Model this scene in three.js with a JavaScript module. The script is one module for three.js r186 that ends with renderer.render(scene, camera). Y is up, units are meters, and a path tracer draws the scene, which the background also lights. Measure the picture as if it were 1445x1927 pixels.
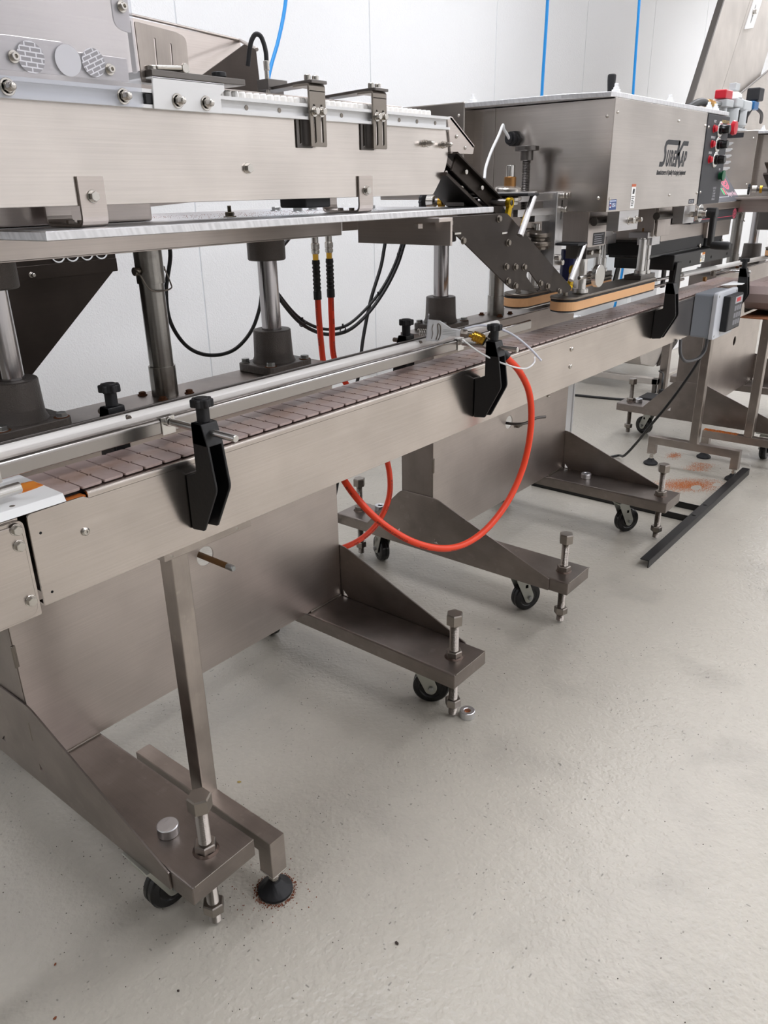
import * as THREE from 'three';
import { RoundedBoxGeometry } from 'three/addons/geometries/RoundedBoxGeometry.js';
import { mergeGeometries, toCreasedNormals } from 'three/addons/utils/BufferGeometryUtils.js';
import { FontLoader } from 'three/addons/loaders/FontLoader.js';
import { TextGeometry } from 'three/addons/geometries/TextGeometry.js';
import { RectAreaLightUniformsLib } from 'three/addons/lights/RectAreaLightUniformsLib.js';

// ---------------------------------------------------------------- camera, light, exposure
const scene = new THREE.Scene();
const renderer = new THREE.WebGLRenderer({ antialias: true });
renderer.toneMapping = THREE.LinearToneMapping;
renderer.toneMappingExposure = 1.08;
renderer.shadowMap.enabled = true;
const camera = new THREE.PerspectiveCamera(66.37, 1445 / 1927, 0.05, 60);
camera.position.set(0, 1.318, 0);
camera.quaternion.setFromRotationMatrix(new THREE.Matrix4().makeBasis(
  new THREE.Vector3(0.627841, -0.017127, 0.778153),
  new THREE.Vector3(0.307911, 0.923666, -0.228104),
  new THREE.Vector3(-0.714847, 0.382815, 0.585189)));
scene.add(camera);
scene.background = new THREE.Color(0x20242a);
RectAreaLightUniformsLib.init();
const ROOM = { x0: -9, x1: 14.2, z0: -2.9, z1: 4.6, h: 3.3 };
const LAMP = { power: 8.5, color: 0xf7f8ff, glow: 5.0 };
const LAMPS = [];
for (const x of [-1.3, 1.3, 3.9, 6.5, 9.1, 11.7]) for (const z of [-1.45, 0.8, 3.2]) if (x > 0 || z < 0) LAMPS.push([x, z]);

// ---------------------------------------------------------------- helpers
let seed = 20240611;
const rnd = () => { seed = (seed * 1664525 + 1013904223) >>> 0; return seed / 4294967296; };
const rr = (a, b) => a + (b - a) * rnd();
const used = {};
function numbered(n) { const k = used[n] = (used[n] ?? -1) + 1; return k ? `${n}_${String(k).padStart(3, '0')}` : n; }
function tag(o, label, category, group, kind) {
  if (label) o.userData.label = label; if (category) o.userData.category = category;
  if (group) o.userData.group = group; if (kind) o.userData.kind = kind; return o;
}
function thing(name, label, category, base = [0, 0, 0], group) {
  const g = new THREE.Group(); g.name = numbered(name); g.position.set(...base); g.wp = base;
  scene.add(tag(g, label, category, group)); return g;
}
// a part of a thing; pos is a world position unless local is set
function part(parent, name, geo, mat, pos = [0, 0, 0], rot, local) {
  const m = new THREE.Mesh(geo, mat); m.name = name; m.castShadow = m.receiveShadow = true;
  if (local) m.position.set(...pos);
  else { const w = parent.wp; m.position.set(pos[0] - w[0], pos[1] - w[1], pos[2] - w[2]); m.wp = pos; }
  if (rot) m.rotation.set(...rot);
  parent.add(m); return m;
}
function solo(name, geo, mat, label, category, pos = [0, 0, 0], group, rot) {
  const m = new THREE.Mesh(geo, mat); m.name = numbered(name); m.castShadow = m.receiveShadow = true; m.position.set(...pos); m.wp = pos;
  if (rot) m.rotation.set(...rot);
  scene.add(tag(m, label, category, group)); return m;
}
function copyOf(o, d, label, group) {
  const c = o.clone(); c.name = numbered(o.name.replace(/_\d{3}$/, '')); c.position.add(new THREE.Vector3(...d));
  c.wp = [c.position.x, c.position.y, c.position.z]; if (label) c.userData.label = label; if (group) c.userData.group = group; scene.add(c); return c;
}
// texture coordinates in metres, u along the grain
function uvm(g, grain = 'x') {
  if (g.index) g = g.toNonIndexed();
  const p = g.attributes.position, n = g.attributes.normal, uv = new Float32Array(p.count * 2), gi = 'xyz'.indexOf(grain);
  for (let i = 0; i < p.count; i += 3) {
    const s = [0, 0, 0];
    for (let k = 0; k < 3; k++) { s[0] += n.getX(i + k); s[1] += n.getY(i + k); s[2] += n.getZ(i + k); }
    const a = s.map(Math.abs), d = a[0] > a[1] ? (a[0] > a[2] ? 0 : 2) : (a[1] > a[2] ? 1 : 2);
    let u = d === 0 ? 2 : 0, v = d === 1 ? 2 : 1;
    if (gi !== d) { u = gi; v = 3 - d - gi; }
    for (let k = 0; k < 3; k++) { const q = [p.getX(i + k), p.getY(i + k), p.getZ(i + k)]; uv[2 * (i + k)] = q[u]; uv[2 * (i + k) + 1] = q[v]; }
  }
  g.setAttribute('uv', new THREE.BufferAttribute(uv, 2)); return g;
}
const fin = g => { if (g.index) g = g.toNonIndexed(); for (const k of Object.keys(g.attributes)) if (!['position', 'normal', 'uv'].includes(k)) g.deleteAttribute(k); return g; };
const merge = (...gs) => mergeGeometries(gs.flat().map(fin));
const at = (g, x = 0, y = 0, z = 0) => g.translate(x, y, z);
function bx(x0, x1, y0, y1, z0, z1, r = 0.001, grain = 'x') {
  const w = Math.abs(x1 - x0), h = Math.abs(y1 - y0), d = Math.abs(z1 - z0); r = Math.min(r, w / 2.1, h / 2.1, d / 2.1);
  const g = r > 0 ? new RoundedBoxGeometry(w, h, d, 2, r) : new THREE.BoxGeometry(w, h, d);
  return uvm(fin(g).translate((x0 + x1) / 2, (y0 + y1) / 2, (z0 + z1) / 2), grain);
}
// extrude an outline; plane 'xy' rises in z, 'zy' rises in x (outline is z,y), 'xz' rises in y (outline is x,z)
function ext(pts, t0, t1, plane = 'xy', bevel = 0.0006, holes = [], grain = 'x', seg = 1) {
  const s = new THREE.Shape(pts.map(p => new THREE.Vector2(...p)));
  for (const h of holes) s.holes.push(new THREE.Path(h.map(p => new THREE.Vector2(...p))));
  const d = t1 - t0; bevel = Math.min(bevel, d / 2.2);
  let g = new THREE.ExtrudeGeometry(s, { depth: d - 2 * bevel, bevelEnabled: bevel > 0, bevelThickness: bevel, bevelSize: bevel, bevelOffset: -bevel, bevelSegments: seg, curveSegments: 12 });
  g.translate(0, 0, bevel + t0); g = fin(g);
  if (plane !== 'xy') {
    const f = a => { for (let i = 0; i < a.count; i++) { const x = a.getX(i), y = a.getY(i), z = a.getZ(i); plane === 'zy' ? a.setXYZ(i, z, y, x) : a.setXYZ(i, x, z, y); } };
    f(g.attributes.position); f(g.attributes.normal);
    for (const k of ['position', 'normal']) { const a = g.attributes[k]; for (let i = 0; i < a.count; i += 3) { const t = [a.getX(i + 1), a.getY(i + 1), a.getZ(i + 1)]; a.setXYZ(i + 1, a.getX(i + 2), a.getY(i + 2), a.getZ(i + 2)); a.setXYZ(i + 2, ...t); } }
  }
  return uvm(g, grain);
}
const ring = (x, y, r, n = 24) => Array.from({ length: n }, (_, i) => [x + r * Math.cos(i / n * 2 * Math.PI), y + r * Math.sin(i / n * 2 * Math.PI)]);
const rect = (x0, x1, y0, y1) => [[x0, y0], [x1, y0], [x1, y1], [x0, y1]];
function soft(pts, r, n = 4) {                       // polygon with rounded corners
  const out = [];
  pts.forEach((p, i) => {
    const a = pts[(i + pts.length - 1) % pts.length], b = pts[(i + 1) % pts.length], rad = p[2] ?? r;
    const la = Math.hypot(a[0] - p[0], a[1] - p[1]), lb = Math.hypot(b[0] - p[0], b[1] - p[1]), q = Math.min(rad, la / 2, lb / 2);
    if (q < 1e-5) { out.push([p[0], p[1]]); return; }
    const A = [p[0] + (a[0] - p[0]) * q / la, p[1] + (a[1] - p[1]) * q / la], B = [p[0] + (b[0] - p[0]) * q / lb, p[1] + (b[1] - p[1]) * q / lb];
    for (let k = 0; k <= n; k++) { const t = k / n; out.push([(1 - t) ** 2 * A[0] + 2 * t * (1 - t) * p[0] + t * t * B[0], (1 - t) ** 2 * A[1] + 2 * t * (1 - t) * p[1] + t * t * B[1]]); }
  });
  return out;
}
const slot = (x, y, len, w, ang = Math.PI / 2, n = 6) => {
  const o = []; const c = Math.cos(ang), s = Math.sin(ang), h = len / 2 - w / 2;
  for (let k = 0; k <= n; k++) { const a = -Math.PI / 2 + Math.PI * k / n; o.push([h + w / 2 * Math.cos(a), w / 2 * Math.sin(a)]); }
  for (let k = 0; k <= n; k++) { const a = Math.PI / 2 + Math.PI * k / n; o.push([-h + w / 2 * Math.cos(a), w / 2 * Math.sin(a)]); }
  return o.map(([u, v]) => [x + u * c - v * s, y + u * s + v * c]);
};
function lathe(pts, seg = 24, crease = 0.5) { return toCreasedNormals(fin(new THREE.LatheGeometry(pts.map(p => new THREE.Vector2(...p)), seg)), crease); }
function cyl(r, h, seg = 24, ch = 0.0008) { ch = Math.min(ch, r / 3, h / 3); return lathe([[0, 0], [r - ch, 0], [r, ch], [r, h - ch], [r - ch, h], [0, h]], seg); }   // stands on y = 0
function hexa(r, h, ch = 0.12) { return lathe([[0, 0], [r, 0], [r, h * (1 - ch)], [r * 0.9, h], [0, h]], 6, 0.1); }
const X = g => g.rotateZ(-Math.PI / 2), Z = g => g.rotateX(Math.PI / 2);     // lay a y-axis shape along +x or +z
function thread(r, y0, y1, pitch = 0.0042, seg = 16) {
  const p = [[0, y0]]; for (let y = y0; y < y1 - pitch / 2; y += pitch) p.push([r * 0.84, y], [r, y + pitch / 2]);
  p.push([r * 0.84, y1], [0, y1]); return lathe(p, seg, 0.3);
}
const V3 = p => new THREE.Vector3(...p);
function tube(pts, r, n = 0, rs = 10) {
  const c = new THREE.CatmullRomCurve3(pts.map(V3), false, 'centripetal');
  const g = fin(new THREE.TubeGeometry(c, n || pts.length * 8, r, rs, false));
  return g;
}
function bar(a, b, r, seg = 16) {                    // round bar between two points
  const A = V3(a), B = V3(b), d = B.clone().sub(A), g = cyl(r, d.length(), seg);
  g.applyQuaternion(new THREE.Quaternion().setFromUnitVectors(new THREE.Vector3(0, 1, 0), d.normalize())); return g.translate(...a);
}
function dirAt(g, pos, dir) { g.applyQuaternion(new THREE.Quaternion().setFromUnitVectors(new THREE.Vector3(0, 1, 0), V3(dir).normalize())); return g.translate(...pos); }

// ---------------------------------------------------------------- textures
function hash(x, y, s) { let h = (x * 374761393 + y * 668265263 + s * 974634777) | 0; h = Math.imul(h ^ (h >>> 13), 1274126177); return ((h ^ (h >>> 16)) >>> 0) / 4294967296; }
function vnoise(x, y, px, py, s) {                   // tiling value noise
  const xi = Math.floor(x), yi = Math.floor(y), fx = x - xi, fy = y - yi, u = fx * fx * (3 - 2 * fx), v = fy * fy * (3 - 2 * fy);
  const w = (a, p) => ((a % p) + p) % p, h = (a, b) => hash(w(a, px), w(b, py), s);
  return (h(xi, yi) * (1 - u) + h(xi + 1, yi) * u) * (1 - v) + (h(xi, yi + 1) * (1 - u) + h(xi + 1, yi + 1) * u) * v;
}
function fbm(x, y, px, py, s, o = 4) { let a = 0, f = 1, w = 0.5, t = 0; for (let i = 0; i < o; i++) { a += w * vnoise(x * f, y * f, px * f, py * f, s + i); t += w; f *= 2; w *= 0.5; } return a / t; }
function dataTex(n, fn, srgb, rep, m = n) {
  const d = new Uint8Array(n * m * 4);
  for (let j = 0; j < m; j++) for (let i = 0; i < n; i++) { const c = fn(i / n, j / m), k = 4 * (j * n + i); for (let q = 0; q < 3; q++) d[k + q] = Math.max(0, Math.min(255, 255 * (c.length ? c[q] : c))); d[k + 3] = 255; }
  const t = new THREE.DataTexture(d, n, m); t.wrapS = t.wrapT = THREE.RepeatWrapping; t.magFilter = THREE.LinearFilter; t.minFilter = THREE.LinearMipmapLinearFilter; t.generateMipmaps = true;
  if (srgb) t.colorSpace = THREE.SRGBColorSpace; if (rep) t.repeat.set(...rep); t.needsUpdate = true; return t;
}
// brushed steel: long fine streaks along u, soft clouds and a few stains
const streak = (u, v, s) => 0.55 * vnoise(u * 4, v * 512, 4, 512, s) + 0.45 * vnoise(u * 10, v * 512, 10, 512, s + 5);
const texSteelC = dataTex(512, (u, v) => { const b = streak(u, v, 3), c = fbm(u * 5, v * 5, 5, 5, 9); const k = 0.93 + 0.05 * (b - 0.5) + 0.12 * (c - 0.5); return [k, k * 0.992, k * 0.98]; }, true, [1.7, 1.7]);
const texSteelR = dataTex(512, (u, v) => 0.6 + 0.012 * (streak(u, v, 3) - 0.5) + 0.14 * (fbm(u * 4, v * 4, 4, 4, 17) - 0.5), false, [1.7, 1.7]);
const texWornC = dataTex(512, (u, v) => { const b = streak(u, v, 43), c = fbm(u * 7, v * 7, 7, 7, 49, 5), d = fbm(u * 20, v * 20, 20, 20, 69); const k = 0.82 + 0.03 * (b - 0.5) + 0.2 * (c - 0.5) + (d > 0.72 ? 0.4 * (d - 0.72) : 0); return [k, k * 0.975, k * 0.955]; }, true, [1.9, 1.9]);
const texGrain = dataTex(512, (u, v) => fbm(u * 64, v * 64, 64, 64, 77, 3), false, [3, 3]);
const texFloorC = dataTex(1024, (u, v) => {
  const a = fbm(u * 5, v * 5, 5, 5, 101, 5), b = vnoise(u * 260, v * 260, 260, 260, 111), c = fbm(u * 14, v * 14, 14, 14, 121, 3), s = vnoise(u * 340, v * 340, 340, 340, 131);
  let k = 0.93 + 0.07 * (a - 0.5) + 0.02 * (b - 0.5); if (c > 0.6) k -= 0.22 * (c - 0.6); if (s > 0.965 && c > 0.42) k -= 0.28;
  return [k, k * 0.99, k * 0.975];
}, true, [0.45, 0.45]);
const texFloorB = dataTex(1024, (u, v) => 0.6 * fbm(u * 150, v * 150, 150, 150, 141, 3) + 0.4 * fbm(u * 44, v * 44, 44, 44, 151, 2), false, [0.9, 0.9]);
const texWallB = dataTex(512, (u, v) => fbm(u * 90, v * 90, 90, 90, 161, 3), false, [2.4, 2.4]);
const texBeltC = dataTex(512, (u, v) => {
  const a = fbm(u * 6, v * 3, 6, 3, 171, 5), m = fbm(u * 22, v * 10, 22, 10, 181, 3), band = Math.exp(-(((v - 0.52) / 0.2) ** 2));
  const dirt = Math.max(0, band * (0.35 + 0.9 * (a - 0.4)) + 0.4 * (m - 0.6)), k = 0.97 + 0.08 * (a - 0.5);
  return [k * (0.71 - 0.12 * dirt), k * (0.63 - 0.17 * dirt), k * (0.61 - 0.24 * dirt)];
}, true, [1, 1], 256);
const texCut = dataTex(256, (u, v) => { const w = vnoise(u * 150 + 14 * v, v * 5, 150, 5, 191); return 0.9 + 0.1 * w; }, true, [2.2, 9]);
function canvasTex(w, h, draw) { const c = document.createElement('canvas'); c.width = w; c.height = h; const g = c.getContext('2d'); draw(g, w, h); const t = new THREE.CanvasTexture(c); t.colorSpace = THREE.SRGBColorSpace; t.anisotropy = 8; return t; }

// ---------------------------------------------------------------- materials
const S = (color, roughness, metalness, o = {}) => new THREE.MeshStandardMaterial({ color, roughness, metalness, ...o });
const steel = (c, r) => new THREE.MeshPhysicalMaterial({ color: c, metalness: 1, roughness: r, map: texSteelC, roughnessMap: texSteelR, anisotropy: 0.45, anisotropyRotation: Math.PI / 2 });
const mat = {
  steel: steel(0xd8d1cd, 0.4), steelSoft: steel(0xd0c8c4, 0.56), steelBox: steel(0xe0dad6, 0.39),
  worn: new THREE.MeshPhysicalMaterial({ color: 0xaea8a5, metalness: 1, roughness: 0.6, map: texWornC, roughnessMap: texSteelR }),
  tubeSteel: new THREE.MeshPhysicalMaterial({ color: 0xd0cbc7, metalness: 1, roughness: 0.54, map: texWornC, roughnessMap: texSteelR }),
  alu: S(0xe3e3e6, 0.5, 1, { map: texSteelC, roughnessMap: texSteelR }), aluCut: S(0xe8e8ea, 0.42, 1, { map: texCut }), aluPale: S(0xe6e6e6, 0.5, 0.25), steelPale: S(0xd2cdc8, 0.55, 0.6, { map: texSteelC }),
  bright: S(0xd9d7d4, 0.22, 1), bolt: S(0xc9c5bf, 0.26, 1), boltWorn: S(0x98918a, 0.34, 1), boltDark: S(0x8a837b, 0.38, 1), zinc: S(0xaeb0b0, 0.36, 1), zincPlate: S(0xb9bab2, 0.45, 0.85),
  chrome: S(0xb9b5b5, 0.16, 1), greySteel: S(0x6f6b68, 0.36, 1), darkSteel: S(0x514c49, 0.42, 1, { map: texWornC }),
  cast: S(0x625c58, 0.42, 0.25, { bumpMap: texGrain, bumpScale: 0.0012 }),
  rust: S(0x7a4a2a, 0.85, 0.1, { bumpMap: texGrain, bumpScale: 0.001 }), rustRod: S(0x7d5a34, 0.6, 0.5, { bumpMap: texGrain, bumpScale: 0.0006 }),
  zincDull: S(0xbcbdbb, 0.3, 1, { map: texWornC }),
  weld: S(0x54463e, 0.45, 0.7),
  railSteel: S(0xaaa6a3, 0.24, 1),
  brass: S(0xc79a3a, 0.3, 1), bronze: S(0x9b7348, 0.42, 1), gold: S(0xd6b02c, 0.28, 1),
  black: S(0x121214, 0.42, 0, { bumpMap: texGrain, bumpScale: 0.0002 }), blackSoft: S(0x17171a, 0.6, 0), blackGloss: S(0x0e0e10, 0.22, 0), rubber: S(0x141415, 0.5, 0), blackPaint: S(0x1b1a1b, 0.4, 0.1),
  dark: S(0x060606, 0.9, 0), panelBlack: S(0x2b2b30, 0.42, 0),
  white: S(0xefefef, 0.4, 0), whiteRail: S(0xf6f4f0, 0.32, 0), plasticWhite: S(0xf2f3f3, 0.35, 0), tie: new THREE.MeshPhysicalMaterial({ color: 0xe6e8f2, roughness: 0.3, transmission: 0.25, thickness: 0 }),
  orange: S(0xf0441f, 0.42, 0), redHose: S(0xc4231b, 0.42, 0), red: S(0xc8182c, 0.3, 0), green: S(0x0c5a36, 0.35, 0), blueHose: S(0x1890dc, 0.35, 0), blueDark: S(0x14205e, 0.4, 0), blueFit: S(0x1d5f94, 0.4, 0),
  belt: S(0xffffff, 0.36, 0, { map: texBeltC }), beltPlain: S(0x8d7b76, 0.4, 0), tan: S(0xe0ad7c, 0.6, 0, { bumpMap: texGrain, bumpScale: 0.0003 }),
  greyBox: S(0x8b9199, 0.42, 0), greyLid: S(0xc9ccd2, 0.4, 0), greyPaint: S(0xbfc3c4, 0.45, 0), 
  floor: S(0xc1bdb4, 0.32, 0, { map: texFloorC, bumpMap: texFloorB, bumpScale: 0.0028 }),
  wall: S(0xf1f2f2, 0.45, 0, { bumpMap: texWallB, bumpScale: 0.0012 }), wallPlain: S(0xeaeae9, 0.6, 0), strip: S(0xdfe2e6, 0.4, 0), ceiling: S(0xe9e9e8, 0.7, 0),
  clear: new THREE.MeshPhysicalMaterial({ color: 0xf7f8fb, roughness: 0.05, transmission: 0.86, thickness: 0, ior: 1.45 }),
  spice: S(0xc66f2a, 0.9, 0), spiceDark: S(0x7a4126, 0.9, 0), grit: S(0x3a302b, 0.9, 0), straw: S(0xa08a4c, 0.8, 0),
};
// ---------------------------------------------------------------- the room
{
  const R = ROOM, T = 0.12;
  const st = (name, g, m) => { const o = new THREE.Mesh(g, m); o.name = name; o.castShadow = o.receiveShadow = true; o.userData.kind = 'structure'; o.wp = [0, 0, 0]; scene.add(o); return o; };
  st('floor', bx(R.x0 - T, R.x1 + T, -0.12, 0, R.z0 - T, R.z1 + T, 0), mat.floor);
  const back = st('wall_back', bx(R.x0 - T, R.x1 + T, 0, R.h, R.z0 - T - 0.03, R.z0 - 0.03, 0), mat.wallPlain);
  let x = 2.3 - 8 * 1.2;
  for (let k = 0; k < 19; k++, x += 1.2) {
    const a = Math.max(x + 0.003, R.x0), b = Math.min(x + 1.197, R.x1);
    part(back, 'wall_panel', bx(a, b, 0.0, R.h - 0.002, R.z0 - 0.029, R.z0, 0.002), mat.wall);
    part(back, 'joint_strip', bx(x + 1.194, x + 1.206, 0.0, R.h - 0.002, R.z0 - 0.03, R.z0 - 0.0035, 0), mat.strip);
  }
  st('wall_front', bx(R.x0 - T, R.x1 + T, 0, R.h, R.z1, R.z1 + T, 0), mat.wallPlain);
  st('wall_left', bx(R.x0 - T, R.x0, 0, R.h, R.z0, R.z1, 0), mat.wallPlain);
  st('wall_right', bx(R.x1, R.x1 + T, 0, R.h, R.z0, R.z1, 0), mat.wallPlain);
  st('ceiling', bx(R.x0 - T, R.x1 + T, R.h, R.h + T, R.z0 - T, R.z1 + T, 0), mat.ceiling);
  const W = 1.22, D = 0.62, glow = new THREE.MeshStandardMaterial({ color: 0xffffff, emissive: LAMP.color, emissiveIntensity: LAMP.glow, roughness: 0.6 });
  LAMPS.forEach(([lx, lz], i) => {
    const t = thing('ceiling_light', 'flat white ceiling light panel above the packaging line', 'ceiling light', [lx, R.h, lz], 'ceiling light panels');
    part(t, 'frame', ext(rect(lx - W / 2 - 0.03, lx + W / 2 + 0.03, lz - D / 2 - 0.03, lz + D / 2 + 0.03), R.h - 0.035, R.h - 0.001, 'xz', 0.001, [rect(lx - W / 2, lx + W / 2, lz - D / 2, lz + D / 2)]), mat.white);
    part(t, 'diffuser', bx(lx - W / 2, lx + W / 2, R.h - 0.02, R.h - 0.01, lz - D / 2, lz + D / 2, 0), glow);
    const l = new THREE.RectAreaLight(LAMP.color, LAMP.power, W, D); l.position.set(lx, R.h - 0.04, lz); l.rotation.x = -Math.PI / 2; scene.add(l);
  });
}

// ---------------------------------------------------------------- small hardware
const G = {};
G.bolt = merge(cyl(0.009, 0.0015, 20), at(hexa(0.0075, 0.0065), 0, 0.0015, 0));                 // washer and hexagon head, axis y
G.boltS = merge(cyl(0.006, 0.001, 16), at(hexa(0.005, 0.0045), 0, 0.001, 0));
G.cap = merge(cyl(0.0085, 0.0015, 20), at(hexa(0.0075, 0.005), 0, 0.0015, 0), at(lathe([[0, 0.011], [0.003, 0.0102], [0.0052, 0.0075], [0.0056, 0.004], [0.0056, 0], [0, 0]], 16, 1), 0, 0.0065, 0));  // dome nut
G.sock = merge(cyl(0.0075, 0.001, 20), lathe([[0, 0.003], [0.0022, 0.003], [0.0024, 0.0065], [0.0045, 0.0068], [0.005, 0.006], [0.005, 0.001], [0, 0.001]], 18));
G.button = lathe([[0, 0.0022], [0.0024, 0.0022], [0.0026, 0.0045], [0.0046, 0.0042], [0.0068, 0.0022], [0.0072, 0], [0, 0]], 20, 0.5);
G.tiny = lathe([[0, 0.0035], [0.0026, 0.003], [0.0042, 0.0012], [0.0044, 0], [0, 0]], 12, 0.8);
const RZ = [Math.PI / 2, 0, 0], RX = [0, 0, -Math.PI / 2], RXn = [0, 0, Math.PI / 2];

// ---------------------------------------------------------------- machine stand: base cabinet on two wheeled foot beams, carrying columns
const stand = (() => {
  const cx = 1.048, L = cx - 0.4815, R = cx + 0.4815, zF = -1.424, zB = -1.555, yT = 0.89, yB = 0.187, bw = 0.146;
  const t = thing('machine_stand', 'steel machine stand nearest the camera, with a rusty rod sticking out of its front cabinet', 'machine stand', [cx, 0, -1.49]);
  part(t, 'cabinet_body', merge(bx(L, L + 0.003, yB, yT, zB, zF - 0.003, 0, 'y'), bx(R - 0.003, R, yB, yT, zB, zF - 0.003, 0, 'y'), bx(L, R, yT - 0.004, yT, zB, zF, 0.001),
    ext(rect(L, R, yB, yT - 0.004), zB, zB + 0.003, 'xy', 0, [soft(rect(cx - 0.14, cx + 0.34, 0.3, 0.6), 0.03)])), mat.worn);
  part(t, 'front_panel', ext(rect(L + 0.001, R - 0.001, yB + 0.002, yT - 0.005), zF - 0.003, zF, 'xy', 0.0006, [ring(1.052, 0.5, 0.0245)]), mat.steelSoft);
  for (const y of [0.26, 0.44, 0.62]) part(t, 'hinge', merge(bx(L - 0.004, L + 0.004, y, y + 0.05, zF - 0.002, zF + 0.004, 0.0015, 'y'), at(cyl(0.0035, 0.05, 10), L - 0.002, y, zF + 0.002)), mat.boltDark);
  const beamX = [L, R - bw];
  beamX.forEach((x, i) => {
    const c = x + bw / 2;
    const U = soft([[x, 0.146], [x, yB, 0.006], [x + bw, yB, 0.006], [x + bw, 0.146], [x + bw - 0.004, 0.146], [x + bw - 0.004, yB - 0.004], [x + 0.004, yB - 0.004], [x + 0.004, 0.146]], 0);
    part(t, 'foot_beam', merge(ext(U, -1.865, -0.916, 'xy', 0.0005, [], 'z'), bx(x + 0.0005, x + bw - 0.0005, 0.1465, yB - 0.0005, -0.92, -0.9145, 0.002), bx(x + 0.0005, x + bw - 0.0005, 0.1465, yB - 0.0005, -1.8665, -1.861, 0.002)), mat.worn);
    part(t, 'weld_seam', bx(x + 0.01, x + bw - 0.004, yB - 0.001, yB + 0.005, zF - 0.001, zF + 0.005, 0.002), mat.boltDark); part(t, 'weld_seam', bx(x + 0.004, x + bw - 0.004, yB - 0.002, yB + 0.0015, -0.9155, -0.9125, 0.001), mat.boltDark);
    for (const z of [-0.966, -1.815]) {
      part(t, 'weld_bead', lathe([[0.02, 0.004], [0.0235, 0.002], [0.025, 0], [0.02, 0]], 20, 1), mat.weld, [c, yB, z]); const b = part(t, 'leveling_bolt', merge(at(thread(0.0122, 0, 0.28), 0, 0.008, 0), at(hexa(0.0225, 0.03), 0, 0.286, 0)), mat.boltWorn, [c, 0, z]);
      part(b, 'nut', hexa(0.0215, 0.02), mat.boltWorn, [c, yB, z], [0, 0.3, 0]);
      part(b, 'nut', hexa(0.0215, 0.021), mat.boltWorn, [c, 0.036, z], [0, 0.3, 0]);
    }
  });
  const gus = soft([[-0.977, 0.1455], [-0.977, 0.185], [-1.408, 0.352, 0.02], [-1.556, 0.352, 0.02], [-1.715, 0.187], [-1.715, 0.1455]], 0.003);
  const tri = [[[-1.415, 0.1885], [-1.398, 0.1885], [-1.415, 0.206]], [[-1.564, 0.1885], [-1.581, 0.1885], [-1.564, 0.206]]];
  part(t, 'gusset', ext(gus, L - 0.0045, L - 0.0002, 'zy', 0.0006, tri, 'z'), mat.worn);
  part(t, 'gusset', ext(gus, R + 0.0002, R + 0.0045, 'zy', 0.0006, tri, 'z'), mat.worn);
  // casters
  const wheelG = X(lathe([[0.011, -0.017], [0.03, -0.015], [0.033, -0.017], [0.046, -0.016], [0.05, -0.012], [0.05, -0.003], [0.0475, -0.001], [0.0475, 0.001], [0.05, 0.003], [0.05, 0.012], [0.046, 0.016], [0.033, 0.017], [0.03, 0.015], [0.011, 0.017]], 40, 0.6));
  const side = soft([[-0.028, 0.133], [0.016, 0.133], [0.049, 0.05, 0.02], [0.037, 0.029, 0.02], [0.018, 0.032, 0.02]], 0.004), sq = rect(0.012, 0.023, 0.088, 0.1);
  const forkG = merge(ext(side, 0.0195, 0.0225, 'zy', 0.0005, [sq]), ext(side, -0.0225, -0.0195, 'zy', 0.0005, [sq]), bx(-0.0225, 0.0225, 0.128, 0.133, -0.03, 0.018, 0.001), at(cyl(0.027, 0.008, 28), 0, 0.133, 0), bx(-0.042, 0.042, 0.141, 0.1458, -0.034, 0.034, 0.001));
  const axleG = merge(at(X(hexa(0.008, 0.009)), 0.0225, 0.05, 0.03), at(X(hexa(0.008, 0.007)).rotateY(Math.PI), -0.0225, 0.05, 0.03), X(cyl(0.005, 0.05, 12)).translate(-0.025, 0.05, 0.03));
  const caster = (cxx, z, deg) => {
    const a = deg * Math.PI / 180, f = part(t, 'caster', forkG, mat.zincPlate, [cxx, 0, z], [0, a, 0]);
    part(f, 'wheel', wheelG, mat.blackGloss, [0, 0.05, 0.03], null, true); part(f, 'axle_bolt', axleG, mat.zinc, [0, 0, 0], null, true);
  };
  caster(beamX[0] + bw / 2 - 0.05, -1.08, 88); caster(beamX[1] + bw / 2 + 0.008, -1.08, 33); caster(beamX[0] + bw / 2, -1.70, 150); caster(beamX[1] + bw / 2, -1.70, -12);
  // columns
  const zc = -1.497;
  for (const c of [cx - 0.343, cx + 0.343]) {
    const b = part(t, 'column_base', merge(ext(soft(rect(c - 0.078, c + 0.078, zc - 0.058, zc + 0.068), 0.022), yT, yT + 0.02, 'xz', 0.002, [], 'x', 2),
      at(lathe([[0.0255, 0.1], [0.046, 0.1], [0.0475, 0.098], [0.0495, 0.045], [0.0505, 0.032], [0.0555, 0.0205], [0.0255, 0.0205]], 40, 0.6), c, yT, zc)), mat.cast, [0, 0, 0]);
    for (const [dx, dz] of [[-0.06, -0.042], [0.06, -0.042], [-0.06, 0.052], [0.06, 0.052]]) part(b, 'flange_bolt', merge(cyl(0.0115, 0.002), at(hexa(0.0105, 0.008), 0, 0.002, 0)), mat.zinc, [c + dx, yT + 0.02, zc + dz], [0, dx * 9 + dz, 0]);
    for (const [dx, dz] of [[0.06, -0.042], [0.06, 0.052], [-0.06, 0.052]]) { const g = new THREE.IcosahedronGeometry(0.0145, 2); const p = g.attributes.position; for (let i = 0; i < p.count; i++) { const n = 1 + 0.35 * (fbm(p.getX(i) * 300 + 9, p.getZ(i) * 300 + 9, 64, 64, 5) - 0.5); p.setXYZ(i, p.getX(i) * n * 1.15, p.getY(i) * 0.12, p.getZ(i) * n); } g.computeVertexNormals(); part(b, 'rust_crust', fin(g), mat.rust, [c + dx, yT + 0.0203, zc + dz]); }
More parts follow.
